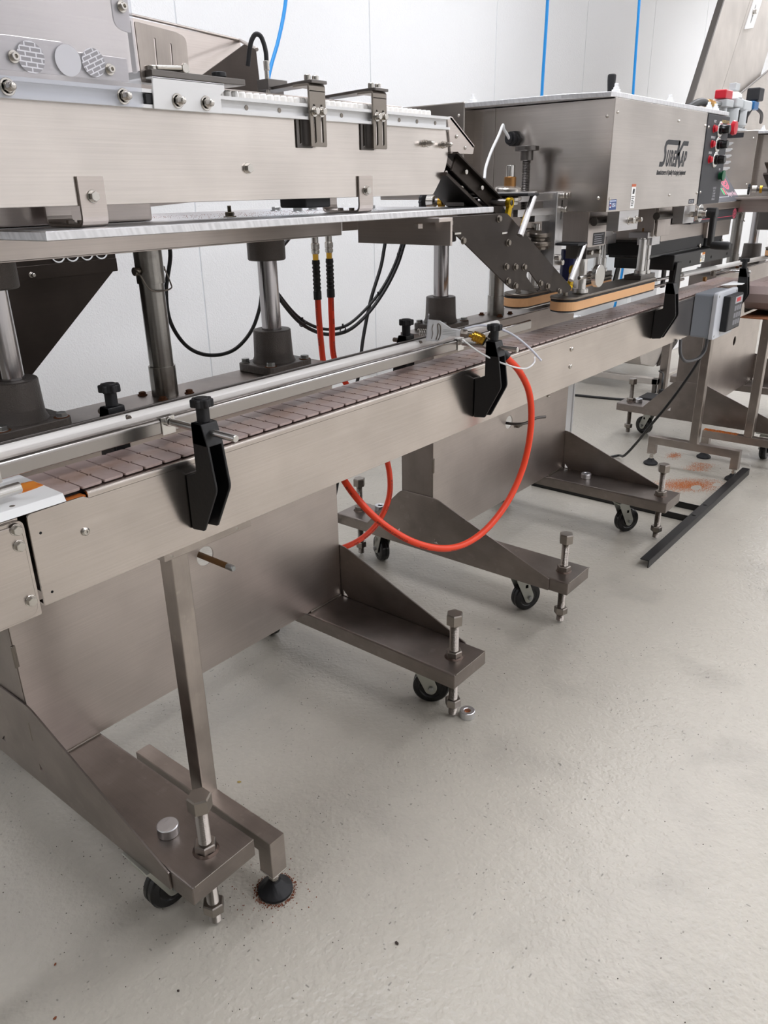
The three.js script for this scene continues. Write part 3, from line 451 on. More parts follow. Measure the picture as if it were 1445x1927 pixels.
// ---------------------------------------------------------------- steel cap hopper behind the first machine
{
  const t = thing('cap_hopper', 'large open steel hopper of sheet panels behind the machine nearest the camera', 'hopper', [0.8, 0.93, -1.75]);
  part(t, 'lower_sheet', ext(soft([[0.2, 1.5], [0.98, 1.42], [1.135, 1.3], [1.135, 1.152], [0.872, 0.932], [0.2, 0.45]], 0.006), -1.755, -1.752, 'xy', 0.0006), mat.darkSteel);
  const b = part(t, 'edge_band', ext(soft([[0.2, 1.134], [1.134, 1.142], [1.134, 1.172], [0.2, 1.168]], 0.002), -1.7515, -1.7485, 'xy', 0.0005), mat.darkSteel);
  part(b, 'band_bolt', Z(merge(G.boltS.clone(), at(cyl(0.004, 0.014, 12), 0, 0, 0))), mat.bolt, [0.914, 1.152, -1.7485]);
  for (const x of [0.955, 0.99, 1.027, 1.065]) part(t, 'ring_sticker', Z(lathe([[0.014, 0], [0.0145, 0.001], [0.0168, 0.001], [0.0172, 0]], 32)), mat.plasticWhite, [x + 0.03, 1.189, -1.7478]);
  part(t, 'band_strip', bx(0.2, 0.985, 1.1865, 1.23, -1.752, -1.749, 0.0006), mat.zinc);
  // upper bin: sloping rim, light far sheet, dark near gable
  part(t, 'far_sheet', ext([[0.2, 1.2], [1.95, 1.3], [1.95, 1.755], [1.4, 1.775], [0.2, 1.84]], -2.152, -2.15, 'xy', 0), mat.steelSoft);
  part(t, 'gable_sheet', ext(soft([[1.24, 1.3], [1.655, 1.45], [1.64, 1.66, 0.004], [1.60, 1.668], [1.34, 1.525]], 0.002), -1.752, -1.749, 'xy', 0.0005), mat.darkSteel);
  part(t, 'rim_bar', bar([1.643, 1.661, -1.75], [1.95, 1.757, -2.15], 0.005), mat.steelSoft);
  part(t, 'rim_bar', bar([0.2, 1.842, -2.148], [1.95, 1.757, -2.148], 0.004), mat.steelSoft);
  part(t, 'inner_sheet', ext([[0.1, 1.45], [0.885, 1.45], [0.885, 2.1], [0.1, 2.1]], -1.253, -1.25, 'xy', 0), mat.steelSoft);
}
// ---------------------------------------------------------------- sensor on an aluminium block behind the trough
{
  const t = thing('proximity_sensor', 'small threaded sensor with a looped black cable above the white cap belt', 'sensor', [1.15, 1.47, -1.21]);
  part(t, 'mount_block', bx(1.14, 1.19, 1.49, 1.507, -1.22, -1.19, 0.001), mat.greySteel);
  part(t, 'mount_plate', bx(1.185, 1.23, 1.484, 1.512, -1.245, -1.241, 0.001), mat.greySteel);
  part(t, 'sensor_body', merge(at(cyl(0.0042, 0.05, 16), 1.148, 1.478, -1.2), at(cyl(0.0055, 0.016, 16), 1.1485, 1.521, -1.2)), mat.bolt);
  part(t, 'cable', tube([[1.149, 1.535, -1.2], [1.149, 1.55, -1.2], [1.1475, 1.566, -1.203], [1.143, 1.577, -1.206], [1.1365, 1.579, -1.21], [1.131, 1.571, -1.215], [1.128, 1.556, -1.22], [1.13, 1.53, -1.23]], 0.0042, 48), mat.blackSoft);
}
// ---------------------------------------------------------------- capping machine on the second stand
const capper = thing('capping_machine', 'boxy steel capping machine with tan gripper belts in the middle of the line', 'machine', [2.48, 1.0, -1.2]);
{
  const t = capper, xL = 2.05, xR = 2.945, zF = -0.917;
  part(t, 'base_channel', merge(bx(1.757, 3.24, 1.206, 1.246, -1.425, -1.421, 0.001), bx(1.757, 3.24, 1.206, 1.246, -1.575, -1.571, 0.001), bx(1.757, 3.24, 1.2425, 1.2465, -1.575, -1.421, 0.001)), mat.steelSoft);
  part(t, 'housing', merge(bx(xL + 0.002, xR, 1.249, 1.513, -1.34, zF - 0.002, 0.003)), mat.steelBox);
  const lc = part(t, 'side_cover', bx(xL, xL + 0.002, 1.25, 1.512, -1.2585, zF, 0.0008, 'z'), mat.steelBox);
  part(t, 'side_cover', bx(xL, xL + 0.002, 1.25, 1.512, -1.34, -1.2605, 0.0008, 'z'), mat.steelBox);
  const fc = part(t, 'front_cover', bx(xL, 2.733, 1.249, 1.514, zF - 0.002, zF + 0.001, 0.001), mat.steelBox);
  const rc = part(t, 'rear_cabinet', bx(2.0, 2.99, 1.283, 1.53, -1.63, -1.328, 0.003, 'z'), mat.steelBox);
  for (const [y, z] of [[1.473, -0.935], [1.283, -0.941], [1.481, -1.335], [1.29, -1.335]]) part(lc, 'screw', G.tiny.clone().rotateZ(Math.PI / 2), mat.bolt, [xL, y, z]);
  for (const [y, z] of [[1.497, -1.346], [1.302, -1.346], [1.302, -1.44]]) part(rc, 'screw', G.tiny.clone().rotateZ(Math.PI / 2), mat.bolt, [2.0, y, z]);
  for (const [x, y] of [[2.068, 1.482], [2.492, 1.481], [2.722, 1.478], [2.066, 1.281], [2.484, 1.283], [2.722, 1.285]]) part(fc, 'screw', Z(G.tiny.clone()), mat.bolt, [x, y, zF + 0.001]);
  // lid
  const lid = part(t, 'lid_plate', ext(soft([[2.0, -1.328], [2.0, -1.04], [2.04, -0.925], [2.056, -0.917], [2.94, -0.917], [2.94, -1.328]], 0.002), 1.5145, 1.5265, 'xz', 0.0012), mat.aluCut);
  const lift = merge(cyl(0.011, 0.008, 16), at(cyl(0.005, 0.014, 12), 0, 0.008, 0), at(hexa(0.008, 0.006), 0, 0.008, 0));
  for (const [x, z] of [[2.02, -1.315], [2.09, -0.935], [2.47, -0.94], [2.87, -0.94], [2.93, -1.3], [2.79, -0.935]]) part(lid, 'lid_nut', lift, mat.plasticWhite, [x, 1.5265, z]);
  const ck = part(t, 'crank_wheel', merge(at(cyl(0.012, 0.01, 16), 2.3, 1.5265, -1.06), bx(2.22, 2.33, 1.5345, 1.5425, -1.068, -1.05, 0.003)), mat.blackSoft);
  part(t, 'crank_grip', lathe([[0, 0], [0.0075, 0], [0.009, 0.01], [0.0115, 0.04], [0.0115, 0.052], [0.009, 0.055], [0, 0.055]], 20, 0.6), mat.blackSoft, [2.316, 1.542, -1.052]);
  // cable gland with a white cable
  const gl = part(t, 'cable_gland', merge(at(hexa(0.0205, 0.013).rotateZ(Math.PI / 2), 0, 0, 0), at(cyl(0.0165, 0.013, 20).rotateZ(Math.PI / 2), -0.013, 0, 0), at(cyl(0.0105, 0.006, 16).rotateZ(Math.PI / 2), -0.026, 0, 0)), mat.blackSoft, [xL, 1.434, -1.196]);
  part(t, 'white_cable', tube([[2.02, 1.434, -1.196], [2.008, 1.445, -1.197], [1.99, 1.456, -1.196], [1.985, 1.465, -1.195], [1.965, 1.44, -1.195], [1.93, 1.4, -1.195], [1.905, 1.36, -1.195], [1.893, 1.335, -1.19]], 0.0038, 60), mat.plasticWhite);
  // control panel
  const px0 = 2.735, cp = part(t, 'control_panel', bx(px0, 2.947, 1.25, 1.512, zF - 0.001, zF + 0.0025, 0.0008), mat.panelBlack);
  const zp = zF + 0.0025;
  const ring_ = lathe([[0.0, 0], [0.024, 0], [0.0245, 0.002], [0.0215, 0.004], [0.016, 0.0045], [0.0, 0.0045]], 32);
  for (const [x, y] of [[2.801, 1.472], [2.799, 1.428], [2.793, 1.383]]) {
    part(cp, 'push_button', Z(merge(lathe([[0, 0.011], [0.007, 0.0105], [0.0095, 0.008], [0.0098, 0.002], [0.012, 0.0015], [0.0125, 0], [0, 0]], 24, 0.5))), mat.red, [x, y, zp]);
    const d = part(cp, 'dial', Z(ring_.clone()), mat.bright, [x + 0.056, y, zp]);
    part(cp, 'dial_knob', Z(lathe([[0, 0], [0.0148, 0], [0.0148, 0.006], [0.0135, 0.0075], [0.0125, 0.026], [0.0115, 0.028], [0, 0.028]], 24, 0.5)), mat.blackGloss, [x + 0.056, y, zp + 0.0045]);
  }
  part(cp, 'stop_button', Z(lathe([[0, 0], [0.013, 0], [0.013, 0.016], [0.021, 0.018], [0.0225, 0.022], [0.02, 0.03], [0, 0.033]], 28, 0.6)), mat.red, [2.925, 1.478, zp]);
  part(cp, 'start_button', Z(lathe([[0, 0], [0.012, 0], [0.012, 0.01], [0.0165, 0.011], [0.017, 0.0155], [0, 0.017]], 28, 0.6)), mat.green, [2.915, 1.335, zp]);
  for (const y of [1.475, 1.287]) part(cp, 'screw', Z(G.tiny.clone()), mat.bolt, [2.747, y, zp]);
  const print = (name, x0, x1, y0, y1, z, w, h, draw, clear, parent = t) => {
    const g = new THREE.PlaneGeometry(x1 - x0, y1 - y0); const m = S(0xffffff, 0.5, 0, { map: canvasTex(w, h, draw) }); if (clear) m.alphaTest = 0.5;
    return part(parent, name, fin(g), m, [(x0 + x1) / 2, (y0 + y1) / 2, z]);
  };
  print('panel_lettering', px0 + 0.002, 2.945, 1.252, 1.51, zp + 0.0003, 424, 516, (g, w, h) => {
    g.fillStyle = '#2b2b30'; g.fillRect(0, 0, w, h); const T = (s, x, y, f, c) => { g.font = f; g.fillStyle = c; g.fillText(s, x, y); };
    g.textAlign = 'center'; T('MASTER STOP', 352, 36, 'bold 24px sans-serif', '#c9b35a'); g.fillStyle = '#e8c060'; g.fillRect(334, 46, 10, 8); g.fillRect(356, 46, 10, 8);
    T('BELT', 140, 40, 'bold 20px sans-serif', '#ddd'); T('SPINDLE', 136, 132, 'bold 20px sans-serif', '#ddd'); T('SPEED', 118, 222, 'bold 20px sans-serif', '#ddd');
    T('ON', 352, 316, 'bold 18px sans-serif', '#ddd'); for (let i = 0; i < 5; i++) T(['120 VOLT', '60 HZ', '10 AMP', 'CAPPER', 'SERIAL 01'][i], 300, 430 + i * 17, '16px sans-serif', '#c8c8cc');
  }, false, cp);
  // maker's name: printed letters, cut as thin geometry
  const font = await new FontLoader().loadAsync('fonts/droid/droid_sans_bold.typeface.json');
  const ribbon = (pts, w) => {                     // flat stroke along a polyline, mitred
    const L = [], R = []; pts.forEach((p, i) => {
      const a = pts[Math.max(0, i - 1)], b = pts[Math.min(pts.length - 1, i + 1)], d1 = [p[0] - a[0], p[1] - a[1]], d2 = [b[0] - p[0], b[1] - p[1]];
      const n = v => { const l = Math.hypot(...v) || 1; return [v[0] / l, v[1] / l]; }, t1 = i ? n(d1) : n(d2), t2 = i < pts.length - 1 ? n(d2) : n(d1), m = n([t1[0] + t2[0], t1[1] + t2[1]]), k = 1 / Math.max(0.5, m[0] * t1[0] + m[1] * t1[1]);
      L.push([p[0] - m[1] * w / 2 * k, p[1] + m[0] * w / 2 * k]); R.push([p[0] + m[1] * w / 2 * k, p[1] - m[0] * w / 2 * k]);
    }); return ext([...L, ...R.reverse()], 0, 0.0003, 'xy', 0);
  };
  const word = (str, size, x, y, sx, bold = 0) => { const g = fin(new TextGeometry(str, { font, size, depth: 0.0003, curveSegments: 3, bevelEnabled: bold > 0, bevelSize: bold, bevelThickness: 0.0001, bevelSegments: 1 })); g.scale(sx, 1, 1); return g.translate(x, y, 0); };
  const k = 0.25;                                  // logo drawn in units of its own width, then sheared and set on the cover
  const art = merge(ribbon([[0.575, 0.268], [0.2, 0.268], [0.16, 0.255], [0.145, 0.22], [0.155, 0.185], [0.185, 0.15], [0.195, 0.105], [0.18, 0.055], [0.15, 0.035], [0.06, 0.035]], 0.052), ribbon([[0.565, 0.29], [0.565, 0.01]], 0.06), ribbon([[0.86, 0.268], [0.7, 0.268], [0.58, 0.13]], 0.05), ribbon([[0.6, 0.165], [0.7, 0.01]], 0.06),
    word('URE', 0.165, 0.235, 0.018, 0.68, 0.004), word('AP', 0.165, 0.7, 0.018, 0.66, 0.004));
  art.applyMatrix4(new THREE.Matrix4().set(1, 0.24, 0, 0, 0, 1, 0, 0, 0, 0, 1, 0, 0, 0, 0, 1)).scale(k, k, 1);
  const line = word('Manufacturers of Quality Packaging Equipment', 0.05, 0, 0, 1); line.computeBoundingBox(); line.scale(0.93 / line.boundingBox.max.x, 1, 1).applyMatrix4(new THREE.Matrix4().set(1, 0.2, 0, 0, 0, 1, 0, 0, 0, 0, 1, 0, 0, 0, 0, 1)).scale(k, k, 1).translate(0.002, -0.019, 0);
  part(fc, 'maker_logo', merge(art), S(0x1b1d22, 0.5, 0), [2.362, 1.357, zF + 0.001]); part(fc, 'maker_motto', line, S(0x1b1d22, 0.5, 0), [2.362, 1.357, zF + 0.001]);
  print('warning_label', 2.2, 2.228, 1.254, 1.315, zF + 0.0013, 112, 244, (g, w, h) => { g.fillStyle = '#f4f4f2'; g.fillRect(0, 0, w, h); g.fillStyle = '#c8643c'; g.fillRect(0, 0, w, 26); g.fillStyle = '#111'; g.beginPath(); g.arc(60, 70, 26, 0, 7); g.fill(); g.fillRect(34, 78, 48, 20); g.fillRect(50, 50, 40, 10); for (let i = 0; i < 6; i++) g.fillRect(16, 122 + i * 18, 80 - (i % 3) * 12, 9); }, false, fc);
  print('origin_label', 2.0635, 2.108, 1.2535, 1.279, zF + 0.0013, 176, 100, (g, w, h) => { g.fillStyle = '#27457f'; g.fillRect(0, 0, w, h); g.fillStyle = '#dde4f0'; g.font = 'bold 52px sans-serif'; g.fillText('USA', 62, 72); g.fillRect(14, 30, 34, 12); g.fillStyle = '#c7d0e4'; g.fillRect(10, 8, 156, 12); g.fillStyle = '#a33'; g.fillRect(14, 50, 34, 10); g.fillStyle = '#fff'; g.fillRect(14, 66, 34, 12); }, false, fc);
  print('part_label', 2.655, 2.705, 1.2545, 1.2675, zF + 0.0013, 150, 40, (g, w, h) => { g.fillStyle = '#23252d'; g.fillRect(0, 0, w, h); g.fillStyle = '#cfd2d8'; g.font = 'bold 34px sans-serif'; g.fillText('K C S G', 12, 32); }, false, fc);
  // cross shafts and clamp blocks under the housing
  part(t, 'cross_shaft', X(cyl(0.0115, 0.2, 20)).translate(2.13, 1.222, -0.985), mat.greySteel); part(t, 'cross_shaft', X(cyl(0.0115, 0.24, 20)).translate(2.58, 1.22, -0.985), mat.greySteel);
  const b1 = part(t, 'clamp_block', bx(2.168, 2.3, 1.196, 1.2485, -0.965, -0.93, 0.001), mat.alu);
  part(b1, 'block_bolt', Z(merge(cyl(0.011, 0.002, 20), at(cyl(0.0075, 0.014, 16), 0, 0.002, 0))), mat.bolt, [2.236, 1.2215, -0.93]);
  part(b1, 'block_bolt', Z(merge(cyl(0.0105, 0.004, 20), at(cyl(0.006, 0.014, 16), 0, 0.004, 0))), mat.bolt, [2.285, 1.2225, -0.93]);
  const b2 = part(t, 'clamp_block', bx(2.667, 2.765, 1.195, 1.2485, -0.965, -0.93, 0.001), mat.alu);
  part(b2, 'block_bolt', Z(cyl(0.0085, 0.012, 16)), mat.bolt, [2.725, 1.221, -0.93]);
  part(t, 'index_disc', Z(merge(cyl(0.0275, 0.011, 32), at(cyl(0.01, 0.03, 16), 0, 0, 0))), mat.bright, [2.738, 1.224, -0.912]);
  part(t, 'side_crank', merge(Z(cyl(0.0165, 0.034, 20)).translate(2.775, 1.2235, -0.895), ext(soft([[2.758, 1.234], [2.792, 1.234], [2.784, 1.12], [2.762, 1.12]], 0.01), -0.878, -0.862, 'xy', 0.003), Z(lathe([[0, 0], [0.011, 0], [0.0135, 0.02], [0.0135, 0.052], [0.01, 0.06], [0, 0.06]], 20, 0.6)).translate(2.773, 1.125, -0.866)), mat.black);
  const hang = (x0, x1, y0) => ext(soft([[x0, 1.2485], [x1, 1.2485], [x1, y0, 0.008], [x0, y0, 0.008]], 0.001), -1.012, -1.006, 'xy', 0.0006, [], 'y');
  const hp = part(t, 'hanger_plate', merge(hang(2.145, 2.262, 1.153), bx(2.145, 2.151, 1.16, 1.2485, -1.09, -1.012, 0.001, 'y')), mat.steelSoft);
  print('rating_label', 2.178, 2.255, 1.157, 1.19, -1.0055, 240, 104, (g, w, h) => { g.fillStyle = '#23222a'; g.fillRect(0, 0, w, h); g.fillStyle = '#b9b9c4'; for (let i = 0; i < 5; i++) g.fillRect(14 + (i * 37) % 20, 14 + i * 18, 196 - (i * 53) % 60, 6); }, false, hp);
  part(t, 'hanger_plate', merge(hang(2.655, 2.768, 1.155), bx(2.64, 2.646, 1.155, 1.2485, -1.09, -1.012, 0.001, 'y')), mat.steelSoft);
  part(t, 'hanger_plate', bx(2.12, 2.9, 1.17, 1.246, -1.3, -1.296, 0.001), mat.steelSoft);
  // gripper belts: metal plate, black band, tan band
  const gripper = (zc, x0, x1, w, name) => {
    const r = w / 2, o = []; for (let k = 0; k <= 16; k++) { const a = -Math.PI / 2 + Math.PI * k / 16; o.push([x1 - r + r * Math.cos(a), zc + r * Math.sin(a)]); } for (let k = 0; k <= 16; k++) { const a = Math.PI / 2 + Math.PI * k / 16; o.push([x0 + r + r * Math.cos(a), zc + r * Math.sin(a)]); }
    const inset = d => o.map(([x, z]) => { const cx = Math.min(Math.max(x, x0 + r), x1 - r), dx = x - cx, dz = z - zc, l = Math.hypot(dx, dz); return [cx + dx * (r - d) / l, zc + dz * (r - d) / l]; });
    const y = 0.984, tn = part(t, 'gripper_belt', ext(o, y, y + 0.0245, 'xz', 0.001), mat.tan, [0, 0, 0]);
    part(tn, 'belt_backing', merge(ext(inset(0.0015), y - 0.004, y + 0.0005, 'xz', 0.0005), ext(inset(0.001), y + 0.0242, y + 0.0305, 'xz', 0.0008)), mat.blackSoft, [0, 0, 0]);
    const pl = part(t, 'belt_plate', ext(inset(-0.0015), y + 0.031, y + 0.038, 'xz', 0.0015), mat.boltDark, [0, 0, 0]);
    part(pl, 'glide_plate', merge(ext(inset(0.004), y - 0.007, y - 0.004, 'xz', 0.0006)), mat.alu, [0, 0, 0]);
    for (const x of [x0 + r, x1 - r]) part(pl, 'pulley_bolt', merge(cyl(0.0095, 0.0015), at(hexa(0.008, 0.009), 0, 0.0015, 0)), mat.boltDark, [x, y + 0.038, zc]);
    const yt = y + 0.038;
    part(pl, 'post_base', bx(x1 - 0.13, x1 - 0.008, yt, yt + 0.014, zc - r * 0.7, zc + r * 0.7, 0.001), mat.greySteel, [0, 0, 0]);
    for (const [x, z, rd, h] of [[x0 + 0.11, zc + 0.012, 0.0155, 0.10], [x0 + 0.135, zc - 0.012, 0.0085, 0.13], [x1 - 0.085, zc + 0.006, 0.0125, 0.125], [x1 - 0.053, zc + 0.014, 0.0095, 0.06], [x1 - 0.045, zc - 0.014, 0.0085, 0.13]])
      part(pl, 'post', merge(at(cyl(rd, h, 20), x, yt, z), at(cyl(rd * 0.72, 0.19, 18), x, yt, z), at(cyl(rd * 1.5, 0.012, 20), x, yt + (x > x0 + 0.2 ? 0.014 : 0.002), z)), mat.bright, [0, 0, 0]);
    const cl = part(t, 'post_clamp', merge(bx(x0 + 0.085, x0 + 0.165, yt + 0.098, yt + 0.133, zc - 0.03, zc + 0.034, 0.001), bx(x0 + 0.095, x0 + 0.13, yt + 0.133, yt + 0.15, zc - 0.012, zc + 0.02, 0.001)), mat.greySteel, [0, 0, 0]);
    for (const dx of [0.1, 0.152]) part(cl, 'clamp_screw', Z(cyl(0.0065, 0.012, 16)), mat.bolt, [x0 + dx, yt + 0.115, zc + 0.034]);
    part(t, 'post_clamp', merge(bx(x1 - 0.12, x1 - 0.04, yt + 0.13, yt + 0.148, zc - 0.03, zc + 0.034, 0.001), bx(x1 - 0.07, x1 - 0.0, yt + 0.105, yt + 0.138, zc - 0.02, zc + 0.03, 0.001), at(cyl(0.011, 0.04, 18), x1 - 0.022, yt + 0.07, zc)), mat.alu, [0, 0, 0]);
    part(t, 'bushing', at(cyl(0.0105, 0.012, 18), x1 - 0.085, yt + 0.1482, zc + 0.006), mat.bronze, [0, 0, 0]);
  };
  gripper(-1.053, 2.085, 2.735, 0.083); gripper(-1.207, 2.085, 2.735, 0.083);
  const kn = part(t, 'knurled_knob', merge(Z(cyl(0.031, 0.014, 36)), Z(cyl(0.012, 0.02, 18)).translate(0, 0, -0.02), bar([-0.08, 0, -0.012], [0.0, 0, -0.012], 0.0055)), mat.bright, [2.17, 1.077, -0.985]);
  part(t, 'gearbox', bx(2.1, 2.2, 1.1, 1.2, -1.3, -1.2, 0.004), mat.greySteel);
  part(t, 'motor', merge(at(cyl(0.03, 0.09, 28), 2.3, 1.045, -1.13), at(cyl(0.032, 0.01, 28), 2.3, 1.045, -1.13)), mat.blueDark);
}
// cap chute on the left of the capping machine: dark cheek plate, rails and stabiliser frame
{
  const t = capper, z0 = -1.02;
  const ck = part(t, 'cheek_plate', ext(soft([[1.445, 1.2575], [1.728, 1.2575, 0.012], [2.098, 1.05, 0.01], [2.088, 1.04, 0.004], [2.06, 1.0385], [1.975, 1.052, 0.004], [1.95, 1.0605, 0.004], [1.77, 1.077, 0.02], [1.745, 1.088, 0.02]], 0.003), z0 - 0.004, z0, 'xy', 0.0012, [slot(1.873, 1.087, 0.085, 0.016, -0.62)]), mat.darkSteel);
  for (const [x, y] of [[1.487, 1.245], [1.69, 1.246], [1.54, 1.206], [1.737, 1.19], [1.732, 1.135], [1.776, 1.131], [1.82, 1.127], [1.743, 1.1], [1.91, 1.079], [1.95, 1.068], [2.02, 1.047], [1.78, 1.085]]) part(ck, 'cheek_bolt', Z(merge(cyl(0.0085, 0.0012, 18), at(hexa(0.0068, 0.005), 0, 0.0012, 0))), mat.boltDark, [x, y, z0]);
  for (const [x, y] of [[1.52, 1.222], [1.72, 1.213]]) part(ck, 'engraving', bx(x - 0.012, x + 0.012, y - 0.002, y + 0.002, z0, z0 + 0.0004, 0), mat.bolt);
  part(t, 'end_angle', merge(ext([[1.42, 1.257], [1.47, 1.257], [1.47, 1.2], [1.462, 1.2], [1.462, 1.249], [1.42, 1.249]], -1.26, -1.0, 'xy', 0.0008), at(hexa(0.01, 0.01), 1.43, 1.236, -1.06)), mat.steelSoft);
  // chute rails run down from the trough end
  const dn = (x0, y0, x1, y1, w) => { const l = Math.hypot(x1 - x0, y1 - y0), nx = -(y1 - y0) / l * w, ny = (x1 - x0) / l * w; return [[x0, y0], [x1, y1], [x1 + nx, y1 + ny], [x0 + nx, y0 + ny]]; };
  for (const [z, dx] of [[-1.088, 0], [-1.165, 0.03]]) {
    const r = part(t, 'chute_rail', merge(ext(dn(1.585 + dx, 1.35, 1.80 + dx, 1.243, 0.036), z, z + 0.006, 'xy', 0.0008), ext(dn(1.585 + dx, 1.35 + 0.034, 1.80 + dx, 1.243 + 0.034, 0.005), z - 0.014, z + 0.02, 'xy', 0.0008)), mat.darkSteel);
    for (const f of [0.18, 0.5, 0.82]) part(r, 'rail_screw', Z(merge(cyl(0.0055, 0.009, 14))), mat.bolt, [1.585 + dx + 0.215 * f + 0.008, 1.35 - 0.107 * f + 0.017, z + 0.006]);
  }
  part(t, 'chute_bed', merge(ext(dn(1.545, 1.34, 1.80, 1.213, 0.008), -1.16, -1.07, 'xy', 0.0008)), mat.darkSteel);
  part(t, 'chute_bed', ext(dn(1.8, 1.262, 2.05, 1.09, 0.02), -1.16, -1.09, 'xy', 0.001), mat.blackSoft);
  part(t, 'chute_block', bx(1.66, 1.725, 1.273, 1.292, -1.15, -1.1, 0.002), mat.greySteel);
  // pivot shaft with sprocket and gold rod ends
  const rodEnd = (x, y, z, a) => merge(Z(lathe([[0.0065, -0.006], [0.0125, -0.0055], [0.014, 0], [0.0125, 0.0055], [0.0065, 0.006]], 24, 0.6)), ext(soft([[-0.007, -0.009], [0.007, -0.009], [0.0085, -0.042], [-0.0085, -0.042]], 0.001), -0.0055, 0.0055, 'xy', 0.0015), at(hexa(0.009, 0.008), 0, -0.05, 0)).rotateZ(a).translate(x, y, z);
  part(t, 'pivot_shaft', merge(bar([1.71, 1.284, -1.235], [1.772, 1.2795, -1.05], 0.0085, 18), bar([1.772, 1.2795, -1.05], [1.776, 1.279, -1.036], 0.0062, 16)), mat.greySteel);
  part(t, 'rod_end', rodEnd(1.776, 1.2785, -1.043, -0.25), mat.gold);
  part(t, 'rod_end', rodEnd(2.125, 1.094, -1.035, -0.25), mat.gold);
  const spk = []; for (let i = 0; i < 48; i++) { const a = i / 48 * 2 * Math.PI, r = 0.0195 + (i % 4 < 2 ? 0.0025 : 0); spk.push([r * Math.cos(a), r * Math.sin(a)]); }
  const dv = [0.19, -0.013, 0.98];
  const disc = (g, f) => { g.applyQuaternion(new THREE.Quaternion().setFromUnitVectors(new THREE.Vector3(0, 0, 1), V3(dv).normalize())); return g.translate(1.71 - 0.062 * f, 1.284 + 0.0045 * f, -1.235 - 0.185 * f); };
  part(t, 'sprocket', disc(ext(spk, 0, 0.008, 'xy', 0.001), 0.1), mat.blackSoft);
  part(t, 'shaft_collar', disc(Z(cyl(0.0155, 0.02, 24)), 0.02), mat.bolt);
  part(t, 'shaft_collar', disc(Z(lathe([[0.01, 0], [0.0155, 0], [0.0155, 0.01], [0.01, 0.01]], 24)), -0.14), mat.brass);
  // stabiliser frame
  const zf = -1.05;
  const fr = part(t, 'frame_bar', merge(bx(1.83, 2.02, 1.279, 1.298, zf - 0.014, zf, 0.001), bx(1.83, 2.02, 1.244, 1.261, zf - 0.014, zf, 0.001), bx(1.94, 2.02, 1.228, 1.244, zf - 0.03, zf - 0.012, 0.001)), mat.alu);
  const fp = part(t, 'frame_post', ext(soft([[2.02, 1.1], [2.062, 1.1], [2.062, 1.3], [2.02, 1.3]], 0.001), zf - 0.034, zf + 0.008, 'xy', 0.001, [slot(2.048, 1.255, 0.05, 0.0045)], 'y'), mat.alu);
  for (const [x, y] of [[2.034, 1.291], [2.052, 1.29], [2.05, 1.256], [2.03, 1.135], [2.05, 1.12]]) part(fp, 'frame_bolt', Z(cyl(0.0075, 0.014, 18)), mat.bolt, [x, y, zf + 0.008]);
  part(t, 'frame_top', ext(soft([[1.775, -1.09], [1.855, -1.02], [1.87, -1.025, 0.01], [1.92, -1.09], [2.02, -1.1], [2.02, -1.2], [1.775, -1.2]], 0.008), 1.297, 1.302, 'xz', 0.001), mat.alu);
  for (const x of [1.905, 2.075]) { part(t, 'guide_bushing', at(cyl(0.0155, 0.036, 22), x, 1.302, -1.12), mat.bronze); part(t, 'guide_pin', at(cyl(0.0115, 0.115, 20), x, 1.25, -1.12), mat.bright); }
  part(t, 'lift_screw', at(thread(0.011, 0, 0.16, 0.004), 1.985, 1.235, -1.12), mat.greySteel);
  part(t, 'lift_knob', merge(at(cyl(0.031, 0.0115, 30), 1.985, 1.4, -1.12), at(cyl(0.0165, 0.024, 22), 1.985, 1.377, -1.12)), mat.greySteel);
  for (const [x, y, z, m] of [[1.835, 1.302, -1.085, 1], [1.83, 1.283, -1.08, 1], [2.015, 1.188, -1.09, 0], [2.012, 1.166, -1.085, 0]]) part(t, 'guide_roller', merge(lathe([[0, 0.013], [0.03, 0.012], [0.033, 0.009], [0.033, 0.002], [0.03, -0.001], [0, -0.001]], 32, 0.5), at(cyl(0.026, 0.008, 28), 0, -0.009, 0)), m ? mat.bolt : mat.boltDark, [x, y, z], [0.08, 0, 0.05]);
  part(t, 'strut_rod', bar([1.815, 1.292, -1.0], [1.757, 1.205, -1.0], 0.0085, 18), mat.alu);
  part(t, 'strut_rod', bar([2.08, 1.168, -0.985], [2.015, 1.078, -0.985], 0.0075, 18), mat.alu);
  part(t, 'strut_lug', bx(1.775, 1.83, 1.293, 1.3, -1.08, -0.993, 0.002), mat.blackSoft); part(t, 'strut_lug', bx(2.03, 2.088, 1.165, 1.172, -1.05, -0.978, 0.002), mat.blackSoft);
}
const capper2 = copyOf(capper, [2.128, 0, 0.18], 'second steel capping machine, cut off by the right edge of the frame');
